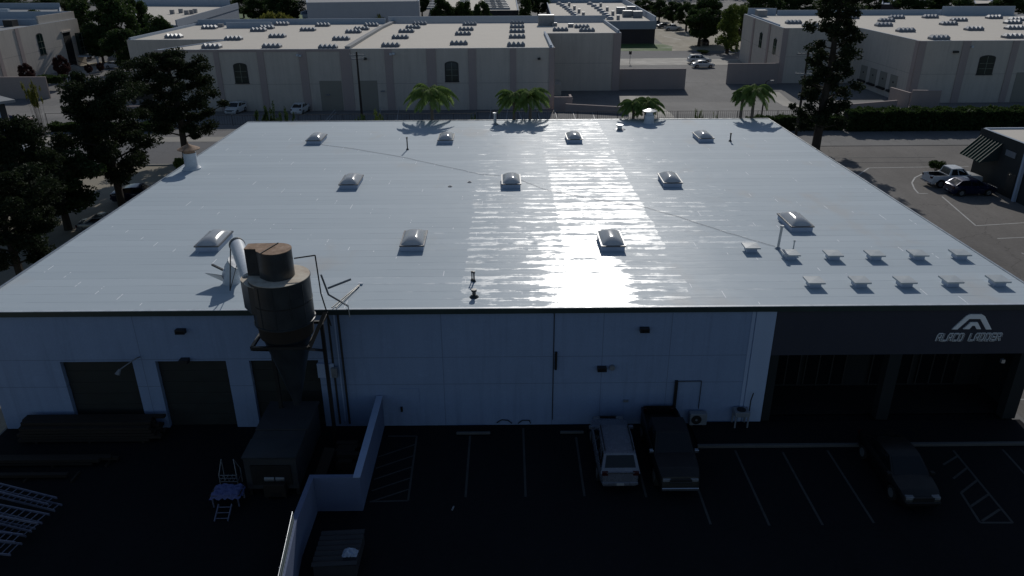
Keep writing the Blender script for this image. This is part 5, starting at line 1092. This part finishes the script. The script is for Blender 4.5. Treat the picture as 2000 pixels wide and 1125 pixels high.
q = G(62, 264); P(MB().box(q.x-.35, q.x+.35, q.y, q.y+.7, 0, 2.0), 'shaft', M['tan'], gp); P(MB().box(q.x-.45, q.x+.45, q.y-.1, q.y+.8, 2.002, 2.15), 'pillar_cap', M['pink'], gp)
# --- flag on a slanted staff
q = G(52, 292); fg = thing('flag', 'red, white and blue striped flag drooping from a staff near the blue-white house', 'flag', tuple(q))
P(MB().tube((q.x-1.0, q.y, 0), (q.x-1.0, q.y, 4.2), .04, n=8), 'staff', M['greymetal'], fg)
M['fred'] = mat('flag_red', (0.25, 0.03, 0.035), .8, .1); M['fwhite'] = mat('flag_white', (0.5, 0.5, 0.5), .8, .1); M['fblue'] = mat('flag_blue', (0.03, 0.04, 0.14), .8, .1)
for k in range(7):
    mb = MB(); N = 8; z0 = 4.1-k*.19
    for i in range(N+1): u = i/N; zz = z0-1.1*u*u-.3*u; mb.v += [(q.x-1.0+1.7*u, q.y+.12*math.sin(u*7), zz), (q.x-1.0+1.7*u, q.y+.12*math.sin(u*7), zz-.185)]
    for i in range(N): mb.f.append((2*i, 2*i+1, 2*i+3, 2*i+2))
    P(mb, 'stripe', M['fred' if k % 2 == 0 else 'fwhite'], fg)
mb = MB(); [mb.v.extend([(q.x-1.0+1.7*u, q.y-.02+.12*math.sin(u*7), 4.1-1.1*u*u-.3*u), (q.x-1.0+1.7*u, q.y-.02+.12*math.sin(u*7), 3.4-1.1*u*u-.3*u)]) for u in (0, .15, .3, .42)]; mb.f = [(0, 1, 3, 2), (2, 3, 5, 4), (4, 5, 7, 6)]; P(mb, 'canton', M['fblue'], fg)
def lamp_post(label, x, y, h, arm):
    t = thing('street_lamp', label, 'street lamp', (x, y, gz(y))); MB().tube((0, 0, 0), (0, 0, h), .12, .07, 8).build('pole', M['polewood'], t, True)
    MB().path([(0, 0, h), (arm*.5, 0, h+.25), (arm, 0, h+.2)], .045).build('arm', M['polewood'], t); MB().box(arm-.2, arm+.35, -.12, .12, h+.12, h+.24).build('lamp_head', M['greymetal'], t)
q = GG(175, 114); lamp_post('slim street lamp in front of the dark trees at the left', q.x, q.y, 8.2, .9)
q = G(1492, 231); lamp_post('thin lamp post right of the corner palms', q.x+.3, 106.5, 4.6, .7)
q = GG(1230, 124); sg2 = thing('road_sign', 'small sign on a pole at the street edge beside the long beige building', 'road sign', tuple(q)); P(MB().tube(tuple(q), (q.x, q.y, q.z+2.6), .05), 'post', M['greymetal'], sg2); P(MB().box(q.x-.3, q.x+.3, q.y-.05, q.y-.01, q.z+1.9, q.z+2.6), 'sign_plate', M['trimdark'], sg2)
q = GG(193, 128); vs = thing('garden_pedestal', 'white pedestal ornament by the entrance steps of the left building', 'ornament', tuple(q)); P(MB().lathe([(.3, q.z), (.2, q.z+.4), (.2, q.z+1.3), (.5, q.z+1.9), (.5, q.z+2.0)], 12, (q.x, q.y)), 'pedestal', M['whitepipe'], vs, smooth=True)
q = G(278, 204); tl = thing('cargo_trailer', 'black box trailer parked between the corner pine and the beige wall', 'trailer', tuple(q))
P(MB().box(q.x-2.4, q.x+2.6, q.y, q.y+2.3, .7, 3.1), 'trailer_box', M['black'], tl); 
for a in (-1.3, 1.3): P(MB().tube((q.x+a, q.y-.02, .38), (q.x+a, q.y+.25, .38), .38, n=16), 'wheel', M['black'], tl)
for a, b, lab in ((1400, 214, 'low pale bench-like block near the fence left of the corner palms'), (494, 234, 'small reddish crate behind the left half of the roof edge')): pass
hc = thing('stair_rail', 'dark stair railing with pale steps by the right building corner', 'stairs', (57, 178, -1.3))
for k in range(6): P(MB().box(54.0+k*.5, 54.5+k*.5, 170.5, 172.5, -1.3, -1.1+k*.16), 'step', M['concrete'], hc)
P(MB().path([(54, 170.4, -.3), (57, 170.4, .6)], .05).path([(54, 172.6, -.3), (57, 172.6, .6)], .05), 'handrail', M['trimdark'], hc)
hc = thing('stair_rail', 'dark stair railing with steps at the left building entrance', 'stairs', (-88, 168, -1.3))
for k in range(5): P(MB().box(-92.6+k*.6, -92+k*.6, 163.5, 166.5, -1.3, -.4-k*.18), 'step', M['concrete'], hc)
P(MB().path([(-92.6, 163.4, .6), (-89.6, 163.4, -.3)], .06).path([(-92.6, 166.6, .6), (-89.6, 166.6, -.3)], .06), 'handrail', M['trimdark'], hc)
# ------------------------------------------------------------------ vehicles
def paint(name, col, rough=0.25, met=0.3, coat=.4):
    mm, n = new(name); a = n.noise(n.obj(), 3, 3); n.set(n.mix(n.rng(a, .3, .7), dk(col, .93), dk(col, 1.07)), n.rng(a, .3, .7, rough-.05, rough+.08), met, .5); n.b.inputs['Coat Weight'].default_value = coat; n.b.inputs['Coat Roughness'].default_value = .08; return mm
PA = {'silver': paint('silver_car_paint', (0.17, 0.18, 0.22)), 'black': paint('black_car_paint', (0.003, 0.003, 0.004), .5, 0, .08), 'white': paint('white_car_paint', (0.62, 0.63, 0.64), .3, 0), 'blue': paint('dark_blue_car_paint', (0.015, 0.022, 0.06), .18, .4), 'grey': paint('grey_car_paint', (0.16, 0.165, 0.17))}
M['tyre'] = mat('tyre_rubber', (0.012, 0.012, 0.012), .85, .2); M['rim'] = mat('alloy_rim', (0.35, 0.36, 0.37), .3, .1, metal=.7)
M['headlight'] = mat('headlight_glass', (0.2, 0.21, 0.23), .12, .1, bump=0); M['taillight'] = mat('tail_light_plastic', (0.045, 0.008, 0.010), .2, .1, bump=0); M['chrome'] = mat('chrome_trim', (0.55, 0.56, 0.60), .15, .05, metal=.9, bump=0); M['plate'] = mat('licence_plate', (0.35, 0.36, 0.38), .5, .1)
def interp(x, tab):
    if x <= tab[0][0]: return tab[0][1]
    for (a, u), (b, v) in zip(tab, tab[1:]):
        if x <= b: return u+(v-u)*(x-a)/(b-a)
    return tab[-1][1]
KINDS = {
 'sedan': dict(L=4.7, W=1.82, base=.22, top=[(-2.35,.55),(-2.32,.86),(-2.2,1.0),(-1.6,1.04),(1.0,.98),(1.9,.84),(2.25,.70),(2.35,.5)], cab=(-1.95,1.0,-.95,1.44,.35,1.46,1.2,.96), axles=(-1.4,1.42), r=.33),
 'hatch': dict(L=4.4, W=1.8, base=.22, top=[(-2.2,.5),(-2.18,.95),(-2.0,1.04),(1.0,1.0),(1.8,.86),(2.1,.72),(2.2,.5)], cab=(-2.08,1.0,-1.35,1.48,.2,1.52,1.1,.98), axles=(-1.3,1.32), r=.33),
 'suv': dict(L=4.6, W=1.84, base=.26, top=[(-2.3,.5),(-2.28,.98),(-2.2,1.04),(1.05,1.04),(1.85,.95),(2.2,.8),(2.3,.5)], cab=(-2.24,1.02,-1.75,1.66,.3,1.70,1.15,1.03), axles=(-1.36,1.40), r=.35),
 'pickup': dict(L=5.4, W=1.96, base=.36, top=[(-2.7,.5),(-2.69,1.18),(-2.6,1.20),(1.0,1.20),(2.1,1.14),(2.55,1.0),(2.68,.7),(2.7,.5)], cab=(-.95,1.16,-.72,1.84,.45,1.86,1.22,1.18), axles=(-1.65,1.72), r=.40, bed=(-2.6,-1.0,.75))}
CARM = {}
def car_meshes(kind):
    K = KINDS[kind]; L_, W_ = K['L'], K['W']; xs = [-L_/2+L_*i/72 for i in range(73)]; mb = MB(); nr = 0
    for x in xs:
        zt = interp(x, K['top']); zl = K['base']+(.18 if abs(x) > L_/2-.08 else 0)
        for ax in K['axles']:
            rr_ = K['r']*1.16; d = abs(x-ax)
            if d < rr_: zl = max(zl, K['r']+math.sqrt(rr_*rr_-d*d)*.98)
        s = 1-.16*(abs(x)/(L_/2))**8-.05*(abs(x)/(L_/2))**2; hw = W_/2*s; zm = min(.62, (zl+zt)/2) if zl < .6 else zl+.02; zs = max(zt-.12, zl+.04)
        zc = zt+.03; win = hw*.80
        if 'bed' in K and K['bed'][0] < x < K['bed'][1]: zc = K['bed'][2]; win = hw*.86
        ring = [(0, zl), (hw*.9, zl), (hw, max(zm, zl+.01)), (hw*.985, zs), (hw*.93, zt), (win, zt if zc < zt else zt+.012), (win*.985, zc if zc < zt else zt+.014), (0, zc)]
        full = ring+[(-y, z) for y, z in reversed(ring[1:-1])]; nr = len(full); mb.v += [(x, y, z) for y, z in full]
    for i in range(len(xs)-1):
        for j in range(nr): k = (j+1) % nr; mb.f.append((i*nr+j, i*nr+k, (i+1)*nr+k, (i+1)*nr+j))
    mb.f.append(tuple(range(nr))[::-1]); mb.f.append(tuple((len(xs)-1)*nr+j for j in range(nr)))
    x0, z0, x1, z1, x2, z2, x3, z3 = K['cab']; hb, hr = W_/2*.92, W_/2*.74; cab = MB()
    B = [(x0, -hb, z0-.05), (x3, -hb, z3-.05), (x3, hb, z3-.05), (x0, hb, z0-.05)]; T = [(x1, -hr, z1), (x2, -hr, z2), (x2, hr, z2), (x1, hr, z1)]; cab.v = B+T
    # roof with a slight crown
    cab.v += [((x1+x2)/2, -hr*1.03, max(z1, z2)+.015), ((x1+x2)/2, hr*1.03, max(z1, z2)+.015), ((x1+x2)/2, 0, max(z1, z2)+.05), (x1+.02, 0, z1+.03), (x2-.02, 0, z2+.03)]
    cab.f = [(0, 1, 5, 8, 4), (2, 3, 7, 9, 6), (1, 2, 6, 12, 5), (3, 0, 4, 11, 7), (4, 8, 10, 11), (8, 5, 12, 10), (10, 12, 6, 9), (11, 10, 9, 7)]
    def on(a, b, c, d, u0, u1, v0, v1, off):
        a, b, c, d = map(Vector, (a, b, c, d)); n = (b-a).cross(d-a).normalized()*off
        g = lambda u, v: tuple((a.lerp(b, u)).lerp(d.lerp(c, u), v)+n); return MB().quad(g(u0, v0), g(u1, v0), g(u1, v1), g(u0, v1))
    gl = [('windshield', on(B[1], B[2], T[2], T[1], .06, .94, .12, .94, .012)), ('rear_window', on(B[3], B[0], T[0], T[3], .08, .92, .18 if kind != 'suv' else .3, .92, .012))]
    cuts = ((.05, .36), (.39, .66), (.69, .93)) if kind == 'suv' else (((.08, .5), (.54, .94)) if kind != 'pickup' else ((.08, .44), (.49, .93)))
    for a, b in cuts: gl.append(('side_window', on(B[0], B[1], T[1], T[0], a, b, .16, .9, .012))); gl.append(('side_window', on(B[2], B[3], T[3], T[2], 1-b, 1-a, .16, .9, .012)))
    return mb, cab, gl, K
def car(label, kind, col, x, y, rz, cat='car', group=None, z=None, s=1.0, name=None):
    key = kind
    if key not in CARM: CARM[key] = car_meshes(kind)
    mb, cab, gl, K = CARM[key]; t = thing(name or {'sedan': 'parked_car', 'hatch': 'parked_car', 'suv': 'parked_car', 'pickup': 'pickup_truck'}[kind], label, cat, (x, y, (gz(y) if z is None else z)+.012), rz, group); t.scale = (s, s, s)
    p_ = PA[col]; L_, W_ = K['L'], K['W']; f, r_ = L_/2, -L_/2
    mb.build('body', p_, t, True); cab.build('cabin', p_, t, True)
    for nm, g in gl: g.build(nm, M['glassdark'], t)
    for ax in K['axles']:
        for sy in (-1, 1):
            o = MB().tube((ax, sy*(W_/2-.24), K['r']), (ax, sy*(W_/2-.02), K['r']), K['r'], n=24).build('wheel', M['tyre'], t, True)
            MB().tube((ax, sy*(W_/2-.03), K['r']), (ax, sy*(W_/2-.008), K['r']), K['r']*.62, n=20).build('rim', M['rim'], o)
    zh = .72 if kind in ('sedan', 'hatch') else (.85 if kind == 'suv' else .92)
    for sy in (-1, 1):
        MB().box(f-.28, f-.045, sy*W_*.30-.17, sy*W_*.30+.17, zh-.09, zh+.05).build('headlight', M['headlight'], t, bevel=.02)
        MB().box(r_+.03, r_+.2, sy*W_*.36-.13, sy*W_*.36+.13, zh+.02, zh+.22).build('tail_light', M['taillight'], t, bevel=.02)
        MB().box(.95, 1.12, sy*(W_/2+.02)-.09, sy*(W_/2+.02)+.09, K['cab'][7]+.0, K['cab'][7]+.14).build('side_mirror', p_ if kind != 'pickup' or col != 'black' else M['chrome'], t, bevel=.02)
    MB().box(f-.12, f+.03, -W_*.40, W_*.40, .40, .56).build('front_bumper', M['chrome'] if kind == 'pickup' else p_, t, bevel=.03)
    MB().box(r_-.05, r_+.1, -W_*.42, W_*.42, .42, .58).build('rear_bumper', M['chrome'] if kind == 'pickup' else p_, t, bevel=.03)
    MB().box(f-.1, f-.012, -W_*.24, W_*.24, zh-.16, zh+.04).build('grille', M['black'], t); MB().box(r_-.064, r_-.052, -.16, .16, .44, .56).build('licence_plate', M['plate'], t)
    if kind == 'suv':
        for sy in (-1, 1): MB().bar((-1.6, sy*.62, 1.74), (.25, sy*.62, 1.76), .04, .05).build('roof_rail', M['black'], t)
        MB().box(r_+.02, r_+.06, -.6, .6, 1.0, 1.05).build('tailgate_trim', M['chrome'], t)
    if kind == 'pickup':
        x0, x1, zb = K['bed']; MB().box(x0+.05, x1-.05, -W_*.40, W_*.40, zb+.004, zb+.02).build('bed_floor', M['black'], t)
        MB().box(x0+.06, x1-.06, -W_*.415, -W_*.41, zb, 1.2).box(x0+.06, x1-.06, W_*.41, W_*.415, zb, 1.2).box(x1-.08, x1-.06, -W_*.41, W_*.41, zb, 1.2).build('bed_shade_panel', M['black'], t)  # black panels added to stand for the shade inside the bed
        MB().box(f-.004, f+.008, -W_*.24, W_*.24, zh-.10, zh-.07).build('grille_bar', M['chrome'], t)
    return t
UP = math.pi/2
car('silver SUV wagon parked nose to the wall, tail toward the camera', 'suv', 'silver', 4.74, 28.3, UP, 'SUV', name='suv')
car('black pickup truck with bright grille facing the camera beside the silver car', 'pickup', 'black', 7.25, 28.3, -UP, 'pickup truck')
car('black sedan facing the camera, deep in shade before the entrance', 'sedan', 'black', 17.1, 26.9, -UP, 'car')
car('white pickup truck parked by the green awning building, tail toward the lot', 'pickup', 'white', 43.9, 71.8, R(3), 'pickup truck')
car('dark blue hatchback parked just in front of the white pickup', 'hatch', 'blue', 44.1, 68.9, R(2), 'car')
car('white hatchback facing the camera in the shade left of the two beige roller doors', 'hatch', 'white', -40.3, 112.8, -UP-.12, 'car')
car('white sedan with dark rear window in the shade of the long beige wall', 'sedan', 'white', -30.6, 112.3, UP-.05, 'car')
car('white sedan by the tiny hedge in front of the left perimeter wall', 'sedan', 'white', -82.4, 147.0, R(8), 'car')
car('white car showing over the rose wall stub at far left', 'sedan', 'white', -84.0, 167.2, R(-5), 'car')
car('white sedan parked nearer on the street corner lot', 'sedan', 'white', 41.2, 163.0, R(0), 'car')
car('white pickup-like SUV parked behind the white sedan on the street corner lot', 'suv', 'white', 41.9, 169.4, R(0), 'SUV', s=1.1, name='suv')
car('white pickup truck in the far car park under the tree row', 'pickup', 'white', 50.9, 242.5, R(8), 'pickup truck')
car('grey car behind the white pickup in the far car park', 'sedan', 'grey', 49.6, 250.0, R(8), 'car')
car('silver SUV farthest back in the far car park', 'suv', 'silver', 48.6, 257.5, R(5), 'SUV', name='suv')
car('dark car under the big tree at the street edge', 'hatch', 'black', 51.2, 203.5, UP, 'car')
car('white car with bright glint parked in front of the blue-white house', 'sedan', 'white', -57.7, 88.0, R(-28), 'car')
car('dark car under the spreading pine beside the roof edge', 'sedan', 'blue', -34.9, 68.6, R(10), 'car')
car('dark car under the low round tree beside the roof edge', 'sedan', 'grey', -33.6, 60.0, R(10), 'car')
car('grey SUV under the nearest pines at the left roof edge', 'suv', 'grey', -30.6, 52.0, R(10), 'SUV', name='suv')
